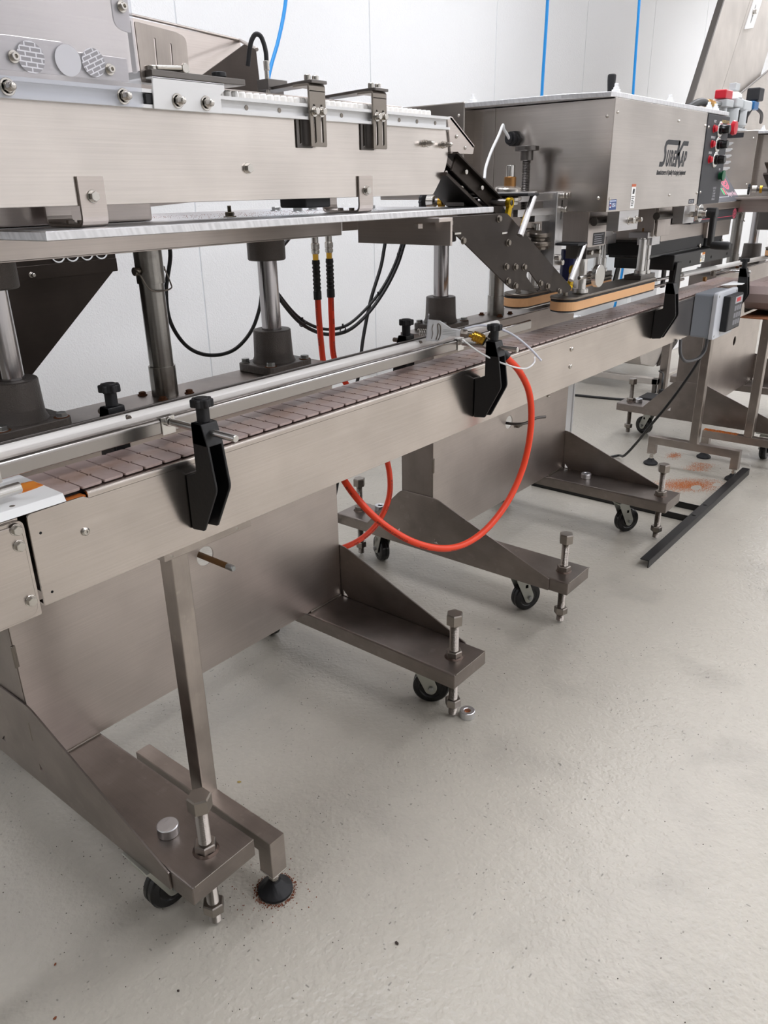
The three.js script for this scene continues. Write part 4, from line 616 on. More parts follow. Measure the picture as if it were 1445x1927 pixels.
// ---------------------------------------------------------------- hoses, cables and the air nozzle
{
  const sleeve = (t, x, z, y1) => { const s = [[0, 0], [0.0115, 0], [0.0115, 0.006]]; for (let k = 0; k < 7; k++) { const y = 0.022 + k * 0.011; s.push([0.0115, y], [0.0098, y + 0.0025], [0.0098, y + 0.006], [0.0115, y + 0.0085]); } s.push([0.0105, 0.107], [0, 0.107]); return part(t, 'bend_sleeve', lathe(s, 20, 0.3), mat.rubber, [x, y1 - 0.107, z]); };
  // hose 1: drops behind the conveyor, loops out under it to the nozzle
  const top1 = [1.662, 1.055, -1.59], pts1 = [[1.662, 1.06, -1.59], [1.664, 0.96, -1.59], [1.668, 0.84, -1.585], [1.6, 0.72, -1.5], [1.45, 0.735, -1.36], [1.375, 0.735, -1.30], [1.33, 0.662, -1.215], [1.35, 0.572, -1.13], [1.425, 0.496, -1.06], [1.53, 0.457, -1.02], [1.635, 0.468, -1.0], [1.735, 0.53, -0.985], [1.80, 0.62, -0.978], [1.822, 0.73, -0.976], [1.808, 0.815, -0.98], [1.772, 0.875, -0.992], [1.725, 0.918, -1.005]];
  const pts2 = [[1.718, 1.06, -1.59], [1.719, 0.96, -1.592], [1.724, 0.84, -1.59], [1.765, 0.7, -1.53], [1.79, 0.6, -1.48], [1.8, 0.5, -1.45], [1.782, 0.41, -1.44], [1.71, 0.33, -1.45], [1.6, 0.295, -1.49], [1.5, 0.31, -1.6], [1.38, 0.35, -1.7]];
  const hosePrint = S(0xffffff, 0.42, 0, { map: canvasTex(2048, 128, (g, w, h) => { g.fillStyle = '#f0441f'; g.fillRect(0, 0, w, h); g.fillStyle = '#3a1410'; g.font = 'bold 20px sans-serif'; for (const y of [40, 104]) { g.fillText('BURY COMPRESSOR OF PERFORMANCE AIR', 60, y); g.fillText('300 PSI WP', 620, y); g.fillText('BURY COMPRESSOR OF PERFORMANCE AIR', 1060, y); g.fillText('300 PSI WP', 1620, y); } }) });
  hosePrint.map.wrapS = THREE.RepeatWrapping; hosePrint.map.repeat.set(4, 1);
  const hose = (name, label, pts, x, cons) => {
    const t = thing(name, label, 'hose', pts[0]);
    part(t, 'hose_tube', tube(pts, 0.0088, 220, 14), hosePrint);
    sleeve(t, x, -1.59, 1.134);
    part(t, 'brass_fitting', merge(at(hexa(0.0085, 0.02), x, 1.133, -1.59)), mat.brass);
    part(t, 'coupler', lathe([[0, 0], [0.0095, 0], [0.0115, 0.003], [0.0115, 0.01], [0.0105, 0.011], [0.0105, 0.013], [0.012, 0.014], [0.012, 0.026], [0.0095, 0.03], [0.0095, 0.045], [0, 0.045]], 20, 0.4), mat.bolt, [x, 1.15, -1.59]);
    return t;
  };
  hose('air_hose', 'orange rubber air hose looping out under the conveyor up to the clear air nozzle', pts1, 1.662);
  hose('air_hose', 'orange rubber air hose hanging behind the conveyor and ending behind the nearest cabinet', pts2, 1.718);
  const bc = (pts, r, name, label, cat = 'cable', n) => solo(name, tube(pts, r, n), mat.rubber, label, cat);
  bc([[1.18, 1.26, -1.62], [1.183, 1.19, -1.6], [1.158, 1.10, -1.6], [1.16, 1.03, -1.6], [1.2, 0.965, -1.6], [1.262, 0.933, -1.6], [1.345, 0.932, -1.6], [1.41, 0.97, -1.6], [1.445, 1.021, -1.6], [1.5, 1.12, -1.62], [1.6, 1.2, -1.62]], 0.0048, 'black_cable', 'black cable hanging in a deep curve between the lift tube and the second column', 'cable', 90);
  const c1 = [[1.5, 1.2, -1.65], [1.53, 1.09, -1.65], [1.575, 1.03, -1.65], [1.645, 0.96, -1.65], [1.72, 0.92, -1.65], [1.785, 0.905, -1.65], [1.86, 0.908, -1.65], [1.95, 0.945, -1.65], [2.04, 1.01, -1.65], [2.11, 1.085, -1.65], [2.16, 1.17, -1.65], [2.18, 1.25, -1.62]];
  bc(c1, 0.0056, 'black_cable', 'thick black cable swagging below the steel channel, lower of the tied pair', 'cable', 90);
  const c2 = bc(c1.map(([x, y, z], i) => [x + 0.004, y + 0.014 - (i > 7 ? 0.006 : 0), z - 0.01]), 0.0048, 'black_cable', 'thin black cable tied on top of the thick swagging cable', 'cable', 90);
  for (const [x, y] of [[1.66, 0.954], [1.835, 0.912], [2.01, 0.99], [2.128, 1.117]]) part(c2, 'cable_tie', merge(at(lathe([[0.009, -0.002], [0.011, -0.002], [0.011, 0.002], [0.009, 0.002], [0.009, -0.002]], 14).rotateZ(0.9), x, y, -1.654), bx(x - 0.002, x + 0.003, y + 0.008, y + 0.018, -1.656, -1.652, 0.0008)), mat.blackSoft);
  bc([[2.13, 1.25, -1.66], [2.118, 1.17, -1.7], [2.085, 1.08, -1.7], [2.03, 0.98, -1.7], [1.985, 0.86, -1.7], [1.955, 0.74, -1.7], [1.93, 0.5, -1.75], [1.95, 0.2, -1.85], [2.05, 0.012, -2.0], [2.4, 0.008, -2.3]], 0.006, 'black_cable', 'straight black cable falling from the steel channel past the wall outlets', 'cable', 110);
  // blue air lines from the ceiling
  const bl = (p, label) => solo('air_line', tube(p, 0.0065, 80), mat.blueHose, label, 'hose');
  bl([[2.36, 3.29, -2.2], [2.3, 2.4, -2.2], [2.215, 1.91, -2.2], [2.17, 1.79, -2.2], [2.115, 1.68, -2.2], [2.05, 1.5, -2.18], [1.98, 1.34, -2.0], [1.9, 1.24, -1.7], [1.86, 1.215, -1.56]], 'blue air line hanging from the ceiling behind the white cap belt');
  bl([[3.21, 3.29, -1.78], [3.212, 2.3, -1.76], [3.206, 1.99, -1.75], [3.2, 1.66, -1.75], [3.19, 1.45, -1.74], [3.12, 1.36, -1.68], [2.975, 1.34, -1.6]], 'blue air line hanging straight down behind the boxy capping machine, left one');
  bl([[4.06, 3.29, -1.78], [4.07, 2.5, -1.76], [4.082, 2.1, -1.75], [4.112, 1.69, -1.75], [4.115, 1.3, -1.73], [4.075, 1.06, -1.7], [4.03, 0.85, -1.69], [4.0, 0.7, -1.7]], 'blue air line running down behind the black sealer to the conveyor, right one');
}
{
  // transparent air nozzle on the second rail bracket
  const t = thing('air_nozzle', 'clear flat air nozzle with a brass elbow, strapped above the second rail bracket', 'nozzle', [1.65, 0.96, -1.1]);
  const Y = -0.963, body = [1.648, 0.98, -1.115], tilt = [0, Y, -0.09], fan = new THREE.MeshPhysicalMaterial({ color: 0xf6f7f8, roughness: 0.22, transmission: 0.4, thickness: 0 });
  part(t, 'fan_body', ext(soft([[-0.066, -0.025], [-0.036, -0.025], [-0.006, -0.009], [0.018, -0.008], [0.018, 0.008], [-0.006, 0.01], [-0.036, 0.026], [-0.066, 0.026]], 0.001), -0.006, 0.006, 'xy', 0.001), fan, body, tilt);
  part(t, 'slot_bead', tube([[-0.04, -0.02, 0.0065], [-0.037, 0, 0.007], [-0.04, 0.019, 0.0065], [-0.034, 0.017, 0.007], [-0.032, -0.014, 0.007], [-0.036, -0.021, 0.0065]], 0.0014, 30, 6), mat.boltDark, body, tilt);
  part(t, 'slot_bead', tube([[-0.052, -0.019, 0.0065], [-0.05, -0.006, 0.0065], [-0.053, 0.006, 0.0065], [-0.051, 0.017, 0.0065]], 0.001, 20, 6), mat.boltDark, body, tilt);
  for (let k = 0; k < 4; k++) part(t, 'rib', bx(-0.026, 0.008, -0.0065 + k * 0.004, -0.0056 + k * 0.004, 0.0058, 0.0068, 0), mat.zinc, body, tilt);
  part(t, 'back_plate', bx(-0.0015, 0.0015, -0.028, 0.034, -0.018, 0.012, 0.0005), mat.clear, [1.612, 0.99, -1.168], tilt);
  part(t, 'coil_spring', (() => { const p = []; for (let i = 0; i <= 60; i++) { const q = i / 60 * 2 * Math.PI * 5; p.push([0.007 * Math.cos(q), 0.007 * Math.sin(q), i * 0.0005]); } return tube(p, 0.0016, 200, 6); })(), mat.bolt, [1.596, 0.982, -1.185], [0.2, 0.9, 0.3]);
  part(t, 'steel_nut', merge(X(hexa(0.0105, 0.017)), X(cyl(0.0068, 0.03, 16))), mat.boltDark, [1.659, 0.979, -1.1], [0, Y, -0.12]);
  part(t, 'brass_barrel', merge(X(cyl(0.0125, 0.03, 24)), ...[0.006, 0.013, 0.02].map(x => X(lathe([[0.0122, 0], [0.0138, 0.001], [0.0138, 0.003], [0.0122, 0.004]], 24)).translate(x, 0, 0)), X(cyl(0.0075, 0.05, 16)).translate(-0.01, 0, 0)), mat.brass, [1.677, 0.972, -1.075], [0, Y, -0.4]);
  part(t, 'hose_clamp', merge(X(lathe([[0.0135, 0], [0.016, 0], [0.016, 0.013], [0.0135, 0.013]], 28)), at(X(hexa(0.005, 0.014)), 0, 0.02, 0)), mat.bolt, [1.694, 0.957, -1.05], [0, Y, -0.45]);
  part(t, 'hose_stub', tube([[1.692, 0.958, -1.052], [1.703, 0.948, -1.037], [1.713, 0.936, -1.022], [1.722, 0.924, -1.008], [1.727, 0.916, -1.002]], 0.0112, 40, 14), mat.rubber);
  part(t, 'cable_tie', (() => { const p = [[1.628, 0.97, -1.075], [1.66, 0.935, -1.04], [1.7, 0.905, -0.99], [1.75, 0.89, -0.96], [1.78, 0.9, -0.955], [1.8, 0.91, -0.965]]; return tube(p, 0.0022, 60, 6); })(), mat.plasticWhite);
  part(t, 'cable_tie', tube([[1.655, 0.992, -1.085], [1.7, 0.995, -1.06], [1.745, 0.975, -1.01], [1.775, 0.935, -0.965], [1.79, 0.905, -0.94]], 0.0028, 60, 6), mat.tie);
}
// outlets on the wall
{
  const o = (x, y, m, label) => { const t = thing('wall_outlet', label, 'outlet', [x, y, -2.9]); part(t, 'cover_plate', bx(x - 0.04, x + 0.04, y - 0.06, y + 0.06, -2.9, -2.893, 0.002), m); for (const d of [-0.028, 0.028]) part(t, 'socket', ext(soft(rect(x - 0.017, x + 0.017, y + d - 0.017, y + d + 0.017), 0.012), -2.893, -2.8905, 'xy', 0.0006, [rect(x - 0.008, x - 0.0055, y + d - 0.004, y + d + 0.006), rect(x + 0.0055, x + 0.008, y + d - 0.004, y + d + 0.006)]), m); return t; };
  o(3.437, 0.385, mat.zinc, 'steel wall outlet box left of the white outlet, behind the conveyor rails');
  o(4.005, 0.29, mat.plasticWhite, 'white wall outlet to the right of the steel outlet box');
  solo('plug_cord', tube([[3.46, 0.36, -2.88], [3.5, 0.352, -2.84], [3.56, 0.36, -2.83], [3.6, 0.375, -2.83], [3.66, 0.37, -2.84], [3.72, 0.34, -2.86]], 0.011, 50), mat.rubber, 'thick black plug cord between the two wall outlets', 'cord');
}
// ---------------------------------------------------------------- induction sealer over the belt
{
  const t = thing('induction_sealer', 'black cap sealer with a sloping console and pink logo over the belt', 'sealer', [3.3, 0.9, -1.13]);
  const pl = (name, x0, x1, y0, y1, z0, z1, m, r = 0.003) => part(t, name, bx(x0, x1, y0, y1, z0, z1, r), m);
  const tb = pl('support_table', 2.95, 3.625, 1.022, 1.076, -1.27, -1.043, mat.blackPaint, 0.004);
  for (const x of [2.99, 3.12, 3.36, 3.56]) part(tb, 'rivet_hole', Z(cyl(0.0055, 0.001, 14)), mat.dark, [x, 1.04, -1.0428]);
  pl('lower_body', 2.74, 3.3, 1.085, 1.13, -1.24, -1.06, mat.blackSoft); pl('lower_body', 3.31, 3.5, 1.08, 1.125, -1.2, -1.05, mat.blackSoft, 0.008);
  pl('skid', 2.78, 3.4, 1.074, 1.086, -1.22, -1.07, mat.blackGloss);
  pl('steel_box', 2.84, 3.275, 1.125, 1.18, -1.24, -1.06, mat.steelSoft); pl('steel_box', 3.28, 3.56, 1.115, 1.18, -1.22, -1.045, mat.steelSoft);
  const band = pl('black_band', 3.05, 3.585, 1.175, 1.217, -1.25, -1.035, mat.panelBlack);
  pl('steel_lip', 2.96, 3.605, 1.217, 1.243, -1.25, -1.028, mat.steelSoft);
  part(t, 'console', ext([[-1.03, 1.243], [-1.118, 1.363], [-1.25, 1.363], [-1.25, 1.243]], 3.0, 3.6, 'zy', 0.002), mat.panelBlack);
  for (const x of [2.93, 3.0]) part(t, 'spacer', bx(x, x + 0.03, 1.2, 1.218, -1.06, -1.04, 0.002), mat.plasticWhite);
  const oval = (g, x, y, w, h) => { g.strokeStyle = '#f0607c'; g.lineWidth = w * 0.12; g.beginPath(); g.ellipse(x, y, w / 2, h / 2, 0, 0, 7); g.stroke(); g.lineWidth = w * 0.09; g.beginPath(); g.ellipse(x, y, w * 0.33, h * 0.33, 0, 0.5, 2.64); g.stroke(); g.beginPath(); g.ellipse(x, y, w * 0.33, h * 0.33, 0, 3.64, 5.78); g.stroke(); g.beginPath(); g.moveTo(x - w * 0.33, y); g.lineTo(x + w * 0.33, y); g.moveTo(x - w * 0.12, y - h * 0.12); g.lineTo(x + w * 0.25, y - h * 0.12); g.moveTo(x - w * 0.25, y + h * 0.12); g.lineTo(x + w * 0.12, y + h * 0.12); g.stroke(); };
  // console face print
  const L = Math.hypot(0.088, 0.12), ang = Math.atan2(0.088, 0.12);
  const face = fin(new THREE.PlaneGeometry(0.596, L - 0.004)); face.rotateX(-ang); face.translate(3.3, 1.303, -1.0735);
  part(t, 'console_print', face, S(0xffffff, 0.45, 0, { map: canvasTex(1024, 256, (g, w, h) => {
    g.fillStyle = '#55565c'; g.fillRect(0, 0, w, h); g.fillStyle = '#7c2a36'; g.fillRect(0, 0, w, 16); g.fillStyle = '#3c3d42'; g.fillRect(40, 30, 780, 190); g.strokeStyle = '#d5d5d8'; g.lineWidth = 4; g.strokeRect(40, 30, 780, 190);
    g.fillStyle = '#47c878'; g.fillRect(740, 150, 26, 52); g.fillStyle = '#ee6a78'; g.fillRect(778, 150, 26, 52); oval(g, 890, 96, 120, 118); g.fillStyle = '#f3c9d4'; g.font = 'bold 46px serif'; g.fillText('Super Seal', 822, 212, 194);
  }) }));
  const bp = fin(new THREE.PlaneGeometry(0.5, 0.038)); bp.translate(3.332, 1.196, -1.0345);
  part(t, 'band_print', bp, S(0xffffff, 0.45, 0, { map: canvasTex(1024, 80, (g, w, h) => { g.fillStyle = '#2b2b30'; g.fillRect(0, 0, w, h); g.fillStyle = '#d8475f'; g.fillRect(0, 56, w - 80, 4); oval(g, 972, 40, 84, 72); g.fillStyle = '#e8e8ea'; g.font = 'bold 34px sans-serif'; g.fillText('JR', 330, 46); }) }));
  const wl = fin(new THREE.PlaneGeometry(0.05, 0.036)); wl.translate(3.255, 1.047, -1.0424);
  part(tb, 'warning_label', wl, S(0xffffff, 0.5, 0, { map: canvasTex(128, 92, (g, w, h) => { g.fillStyle = '#f2f0ea'; g.fillRect(0, 0, w, h); g.fillStyle = '#d9822b'; g.fillRect(44, 0, 84, 22); g.fillStyle = '#111'; g.fillRect(8, 26, 22, 24); g.fillStyle = '#c9a534'; g.fillRect(8, 58, 22, 24); g.fillStyle = '#333'; for (let i = 0; i < 5; i++) g.fillRect(44, 32 + i * 11, 74 - (i % 2) * 16, 4); }) }));
  for (const [x, y, z] of [[3.24, 1.09, -1.058], [3.47, 1.095, -1.048], [2.8, 1.15, -1.058]]) part(t, 'bolt', Z(merge(cyl(0.0075, 0.007, 16))), mat.bolt, [x, y, z]);
  part(t, 'post', merge(ext([[2.925, 0.83], [2.995, 0.83], [2.995, 1.05], [2.95, 1.05]], -1.037, -1.03, 'xy', 0.001), bx(2.99, 2.996, 0.95, 1.05, -1.07, -1.03, 0.001)), mat.blackPaint);
  part(t, 'post', ext([[2.9, 0.905], [2.945, 0.905], [2.985, 1.03], [2.955, 1.03]], -1.262, -1.256, 'xy', 0.001), mat.blackPaint);
  part(t, 'post', bx(3.4, 3.43, 0.905, 1.03, -1.25, -1.24, 0.001), mat.blackPaint);
}
// white rail of the far end of the belt
{
  const t = thing('guide_rail_assembly', 'short white plastic guide rail on thin rods at the far end of the belt', 'rail', [3.5, 0.95, -1.15]);
  part(t, 'rail', bar([3.24, 0.979, -1.11], [4.75, 0.9615, -1.075], 0.0105, 18), mat.whiteRail);
  part(t, 'rod', merge(bar([2.98, 0.983, -1.115], [3.25, 0.979, -1.11], 0.0055, 14)), mat.bright);
  part(t, 'rod', merge(bar([3.58, 0.958, -1.09], [3.83, 0.952, -1.075], 0.005, 14)), mat.bright);
  part(t, 'rail_clip', merge(bx(3.565, 3.6, 0.945, 0.968, -1.1, -1.085, 0.003)), mat.boltDark); part(t, 'clip_knob', Z(cyl(0.01, 0.012, 16)), mat.bronze, [3.45, 0.945, -1.09]);
  part(t, 'under_rail', bar([3.0, 0.935, -1.19], [3.5, 0.935, -1.19], 0.006, 14), mat.bright);
}
// second conveyor starting beside the first, turned end towards us
{
  const cz = -0.949, t = thing('belt_conveyor', 'second belt conveyor at the right edge, its brown belt wrapping round the end', 'conveyor', [4.3, 0, cz]);
  const x0 = 3.81, yC = 0.8445, r = 0.0535, P = 0.0381;
  const side = s => ext(soft([[x0 + 0.02, 0.765], [5.6, 0.765], [5.6, 0.89], [x0 + 0.02, 0.89]], 0.02), cz + s * 0.0625 - 0.0015, cz + s * 0.0625 + 0.0015, 'xy', 0.0005);
  part(t, 'side_plate', side(1), mat.steel); part(t, 'side_plate', side(-1), mat.steel);
  part(t, 'return_bed', bx(x0 + 0.06, 5.6, 0.8, 0.885, cz - 0.05, cz + 0.05, 0.002), mat.blackSoft);
  const lk = merge(bx(-0.0187, 0.0187, -0.0045, 0, -0.057, 0.057, 0.0008), bx(-0.0155, -0.0135, -0.0005, 0.0006, -0.016, -0.005, 0), bx(-0.0155, -0.0135, -0.0005, 0.0006, 0.005, 0.016, 0));
  for (let i = 0; i < 26; i++) part(t, 'belt_link', lk, mat.beltPlain, [x0 + 0.05 + i * P, yC + r + 0.004, cz]);
  const n = 5; for (let i = 1; i <= n; i++) { const a = Math.PI / 2 + (i - 0.3) * Math.PI / n * 0.98; part(t, 'belt_link', lk, mat.beltPlain, [x0 + 0.03 + (r + 0.004) * Math.cos(a), yC + (r + 0.004) * Math.sin(a), cz], [0, 0, a - Math.PI / 2]); }
  part(t, 'end_roller', Z(cyl(r - 0.004, 0.11, 28)).translate(0, 0, -0.055), mat.blackSoft, [x0 + 0.03, yC, cz]);
  part(t, 'catch_pan', bx(x0 - 0.06, 4.3, 0.755, 0.759, cz - 0.055, cz + 0.06, 0.001), mat.rust);
  const l = part(t, 'leg', bx(4.0, 4.042, 0.149, 0.77, cz - 0.02, cz + 0.02, 0.003, 'y'), mat.tubeSteel, [0, 0, 0]);
  part(l, 'base_tube', merge(bx(4.0, 4.042, 0.111, 0.149, cz - 0.219, cz + 0.219, 0.002, 'z'), bx(4.0, 4.042, 0.06, 0.111, cz - 0.219, cz - 0.181, 0.002, 'y'), bx(4.0, 4.042, 0.06, 0.111, cz + 0.181, cz + 0.219, 0.002, 'y')), mat.tubeSteel, [0, 0, 0]);
  for (const z of [cz - 0.2, cz + 0.2]) part(l, 'foot_pad', at(lathe([[0, 0], [0.0355, 0.001], [0.035, 0.008], [0.019, 0.021], [0.009, 0.03], [0.009, 0.062], [0, 0.062]], 28, 0.5), 4.021, 0, z), mat.blackSoft, [0, 0, 0]);
  solo('transfer_plate', ext([[3.62, -1.066], [3.79, -1.066], [3.79, -1.007], [3.7, -1.0]], 0.9025, 0.906, 'xz', 0.001), mat.plasticWhite, 'small white transfer plate between the two conveyors at right', 'plate');
}
// grey drive box hung on the side of the long conveyor
{
  const t = thing('control_box', 'grey plastic motor control box with a keypad on the conveyor side', 'control box', [3.41, 0.73, -1.03]);
  part(t, 'box_body', merge(ext(soft(rect(3.29, 3.535, 0.733, 0.905), 0.012), -1.064, -0.99, 'xy', 0.003, [], 'x', 2)), mat.greyBox);
  part(t, 'box_lid', ext(soft(rect(3.284, 3.541, 0.728, 0.912), 0.014), -0.9898, -0.972, 'xy', 0.003, [], 'x', 2), mat.greyLid);
  for (const [x, y] of [[3.303, 0.742], [3.522, 0.742], [3.303, 0.898], [3.522, 0.898]]) part(t, 'lid_screw', Z(cyl(0.005, 0.001, 12)), mat.zinc, [x, y, -0.972]);
  const k = part(t, 'keypad', bx(3.36, 3.535, 0.752, 0.893, -0.972, -0.945, 0.004), mat.blackSoft);
  const kp = fin(new THREE.PlaneGeometry(0.16, 0.13)); kp.translate(3.452, 0.8225, -0.9446);
  part(k, 'key_print', kp, S(0xffffff, 0.45, 0, { map: canvasTex(256, 208, (g, w, h) => { g.fillStyle = '#26272c'; g.fillRect(0, 0, w, h); g.fillStyle = '#a9aaae'; g.fillRect(96, 6, 150, 44); g.fillStyle = '#c23038'; g.fillRect(120, 14, 90, 26); g.fillStyle = '#77787e'; for (let i = 0; i < 3; i++) for (let j = 0; j < 3; j++) g.fillRect(100 + j * 50, 64 + i * 46, 40, 32); }) }));
  part(t, 'cable_gland', merge(at(cyl(0.0125, 0.02, 16), 3.43, 0.708, -1.035), at(hexa(0.015, 0.008), 3.43, 0.724, -1.035)), mat.greyBox);
  part(t, 'drive_cable', tube([[3.16, 0.742, -1.055], [3.162, 0.69, -1.05], [3.2, 0.655, -1.045], [3.28, 0.64, -1.04], [3.37, 0.64, -1.037], [3.42, 0.66, -1.035], [3.43, 0.7, -1.035], [3.43, 0.712, -1.035]], 0.0065, 60), S(0x4c4c4e, 0.5, 0));
  part(t, 'power_cable', tube([[3.47, 0.73, -1.03], [3.46, 0.69, -1.04], [3.46, 0.6, -1.07], [3.47, 0.5, -1.12], [3.49, 0.38, -1.19], [3.52, 0.26, -1.27], [3.58, 0.16, -1.34], [3.64, 0.06, -1.42], [3.76, 0.012, -1.5], [3.72, 0.008, -1.53], [3.6, 0.008, -1.6], [3.3, 0.008, -1.8]], 0.0062, 120), mat.rubber);
}
// compressed air service unit by the far machine
{
  const z = -1.28, t = thing('air_regulator', 'white compressed air regulator with two clear bowls and a red shut-off knob', 'regulator', [4.2, 1.535, z]);
  part(t, 'valve_body', merge(bx(3.955, 4.055, 1.622, 1.652, z - 0.03, z + 0.03, 0.004), at(cyl(0.02, 0.05, 16), 4.0, 1.575, z)), mat.greyPaint); part(t, 'valve_knob', bx(3.945, 4.04, 1.654, 1.69, z - 0.025, z + 0.025, 0.006), mat.red);
  const bowl = r => lathe([[0, 0], [r * 0.75, 0], [r, 0.012], [r, 0.07], [r * 0.95, 0.075], [0, 0.075]], 26, 0.6);
  part(t, 'regulator_body', bx(4.062, 4.165, 1.625, 1.665, z - 0.04, z + 0.04, 0.008), mat.greyPaint); part(t, 'regulator_dome', lathe([[0, 0], [0.042, 0], [0.04, 0.014], [0.026, 0.024], [0, 0.026]], 24), mat.plasticWhite, [4.115, 1.665, z]);
  part(t, 'filter_body', bx(4.18, 4.30, 1.62, 1.662, z - 0.04, z + 0.04, 0.008), mat.greyPaint);
  for (const x of [4.115, 4.24]) { const b = part(t, 'bowl', bowl(0.04), mat.greyPaint, [x, 1.548, z]); part(b, 'bowl_window', ext(soft(rect(-0.008, 0.008, -0.026, 0.026), 0.008), 0.0385, 0.0415, 'xy', 0.0008), mat.dark, [x + 0.004, 1.592, z]); }
  part(t, 'gauge', bx(4.115, 4.175, 1.7, 1.728, z - 0.02, z + 0.01, 0.002), mat.greyPaint);
  part(t, 'outlet_fitting', X(merge(cyl(0.012, 0.09, 16), at(cyl(0.016, 0.03, 16), 0, 0.03, 0))).translate(4.3, 1.648, z), mat.zinc);
  part(t, 'blue_fitting', bx(4.4, 4.475, 1.635, 1.672, z - 0.02, z + 0.02, 0.006), mat.blueFit);
  part(t, 'solenoid', bx(4.42, 4.5, 1.674, 1.73, z - 0.03, z + 0.03, 0.006), mat.blackSoft);
  part(t, 'air_tube', tube([[4.45, 1.65, z], [4.4, 1.62, z], [4.34, 1.575, z], [4.31, 1.54, z + 0.01]], 0.007, 30), mat.blackSoft); part(t, 'air_tube', tube([[4.48, 1.65, z], [4.6, 1.63, z], [4.8, 1.6, z - 0.05]], 0.008, 24), mat.blackSoft);
  part(t, 'brass_coupling', X(merge(cyl(0.015, 0.1, 18), at(hexa(0.0175, 0.04), 0, 0.03, 0))).translate(3.765, 1.627, z), mat.brass);
  part(t, 'supply_hose', tube([[3.77, 1.627, z], [3.72, 1.628, z], [3.64, 1.615, z], [3.56, 1.59, z], [3.45, 1.55, z]], 0.015, 40, 14), mat.rubber); part(t, 'nipple', X(cyl(0.011, 0.1, 16)).translate(3.86, 1.634, z), mat.zinc);
  part(t, 'mount_bracket', bx(4.08, 4.3, 1.5325, 1.546, z - 0.03, z + 0.03, 0.002), mat.greyPaint);
}
// inclined elevator behind the far machine
{
  const z = -1.75, t = thing('cap_elevator', 'tall inclined steel elevator leaning to the right behind the air regulator', 'elevator', [5.4, 0, z]);
  const up = (x, y, k) => [x + 0.6 * k, y + k];
  const sheet = (a, b, zz, m, name) => part(t, name, ext([up(...a, -0.5), up(...b, -0.5), up(...b, 1.4), up(...a, 1.4)], zz, zz + 0.004, 'xy', 0.0008, [], 'y'), m);
  sheet([4.885, 1.7], [5.365, 1.765], z, mat.steelPale, 'side_sheet'); sheet([5.372, 1.765], [6.1, 1.9], z, mat.steelPale, 'side_sheet'); sheet([6.03, 1.9], [6.9, 1.95], z - 0.25, mat.steelBox, 'belt_sheet');
  part(t, 'edge_flange', ext([up(4.868, 1.7, -0.5), up(4.886, 1.7, -0.5), up(4.886, 1.7, 1.4), up(4.868, 1.7, 1.4)], z - 0.02, z + 0.014, 'xy', 0.001), mat.greySteel);
  const sp = part(t, 'slotted_strip', ext(soft([[5.655, 2.165], [5.815, 2.19], [6.02, 2.52], [5.86, 2.5]], 0.004), z + 0.0045, z + 0.012, 'xy', 0.001, [slot(5.775, 2.26, 0.12, 0.018, 1.03), slot(5.855, 2.39, 0.1, 0.018, 1.03)]), mat.aluPale);
  for (const [x, y] of [[5.77, 2.27], [5.86, 2.4]]) part(sp, 'strip_bolt', Z(merge(cyl(0.02, 0.003, 16), cyl(0.013, 0.02, 14))), mat.bolt, [x, y, z + 0.012]);
  part(t, 'apron_sheet', ext([[5.1, 1.55], [5.64, 1.81], [6.5, 2.09], [6.5, 1.5]], z + 0.03, z + 0.034, 'xy', 0.001), mat.steelPale);
  part(t, 'apron_rim', bar([5.62, 1.805, z + 0.034], [6.5, 2.092, z + 0.034], 0.006), mat.greySteel);
  part(t, 'support_leg', bx(5.9, 5.95, 0, 1.8, z - 0.1, z - 0.05, 0.003, 'y'), mat.worn);
  part(t, 'support_leg', bx(5.2, 5.25, 0, 1.75, z - 0.1, z - 0.05, 0.003, 'y'), mat.worn);
}
// louvres and plate on the far capping machine
{
  for (let k = 0; k < 5; k++) part(capper2, 'louver', ext(soft([[-1.32, 1.485 - k * 0.0265], [-1.252, 1.485 - k * 0.0265], [-1.249, 1.478 - k * 0.0265, 0.006], [-1.262, 1.47 - k * 0.0265], [-1.32, 1.47 - k * 0.0265]], 0.004), 4.121, 4.128, 'zy', 0.002), mat.aluPale);
  part(capper2, 'warning_plate', bx(4.1265, 4.128, 1.502, 1.522, -1.3, -1.21, 0), mat.panelBlack);
}
// hopper cart far behind the gap under the belt
{
  const t = thing('hopper_cart', 'low steel hopper on a tube frame, far behind under the conveyor', 'cart', [5.5, 0, -2.1]);
  const fr = part(t, 'frame', merge(bx(5.17, 5.215, 0.06, 0.1, -2.7, -1.845, 0.003, 'z'), bx(5.17, 6.1, 0.06, 0.1, -1.885, -1.845, 0.003)), mat.steelPale);
  for (const [x, z] of [[5.2, -1.87], [6.05, -1.87], [5.2, -2.6]]) part(fr, 'frame_leg', bx(x - 0.016, x + 0.016, 0, 0.06, z - 0.012, z + 0.012, 0.002, 'y'), mat.greySteel);
  part(t, 'hopper_shell', ext([[5.15, 0.34], [5.82, 0.34], [5.6, 0.118], [5.5, 0.11], [5.25, 0.17]], -2.5, -2.0, 'xy', 0.002), mat.steelPale);
  part(t, 'hopper_end', ext(soft([[5.53, 0.108], [5.6, 0.105], [5.88, 0.22], [5.98, 0.36], [5.78, 0.36]], 0.005), -1.995, -1.985, 'xy', 0.001), mat.darkSteel);
}
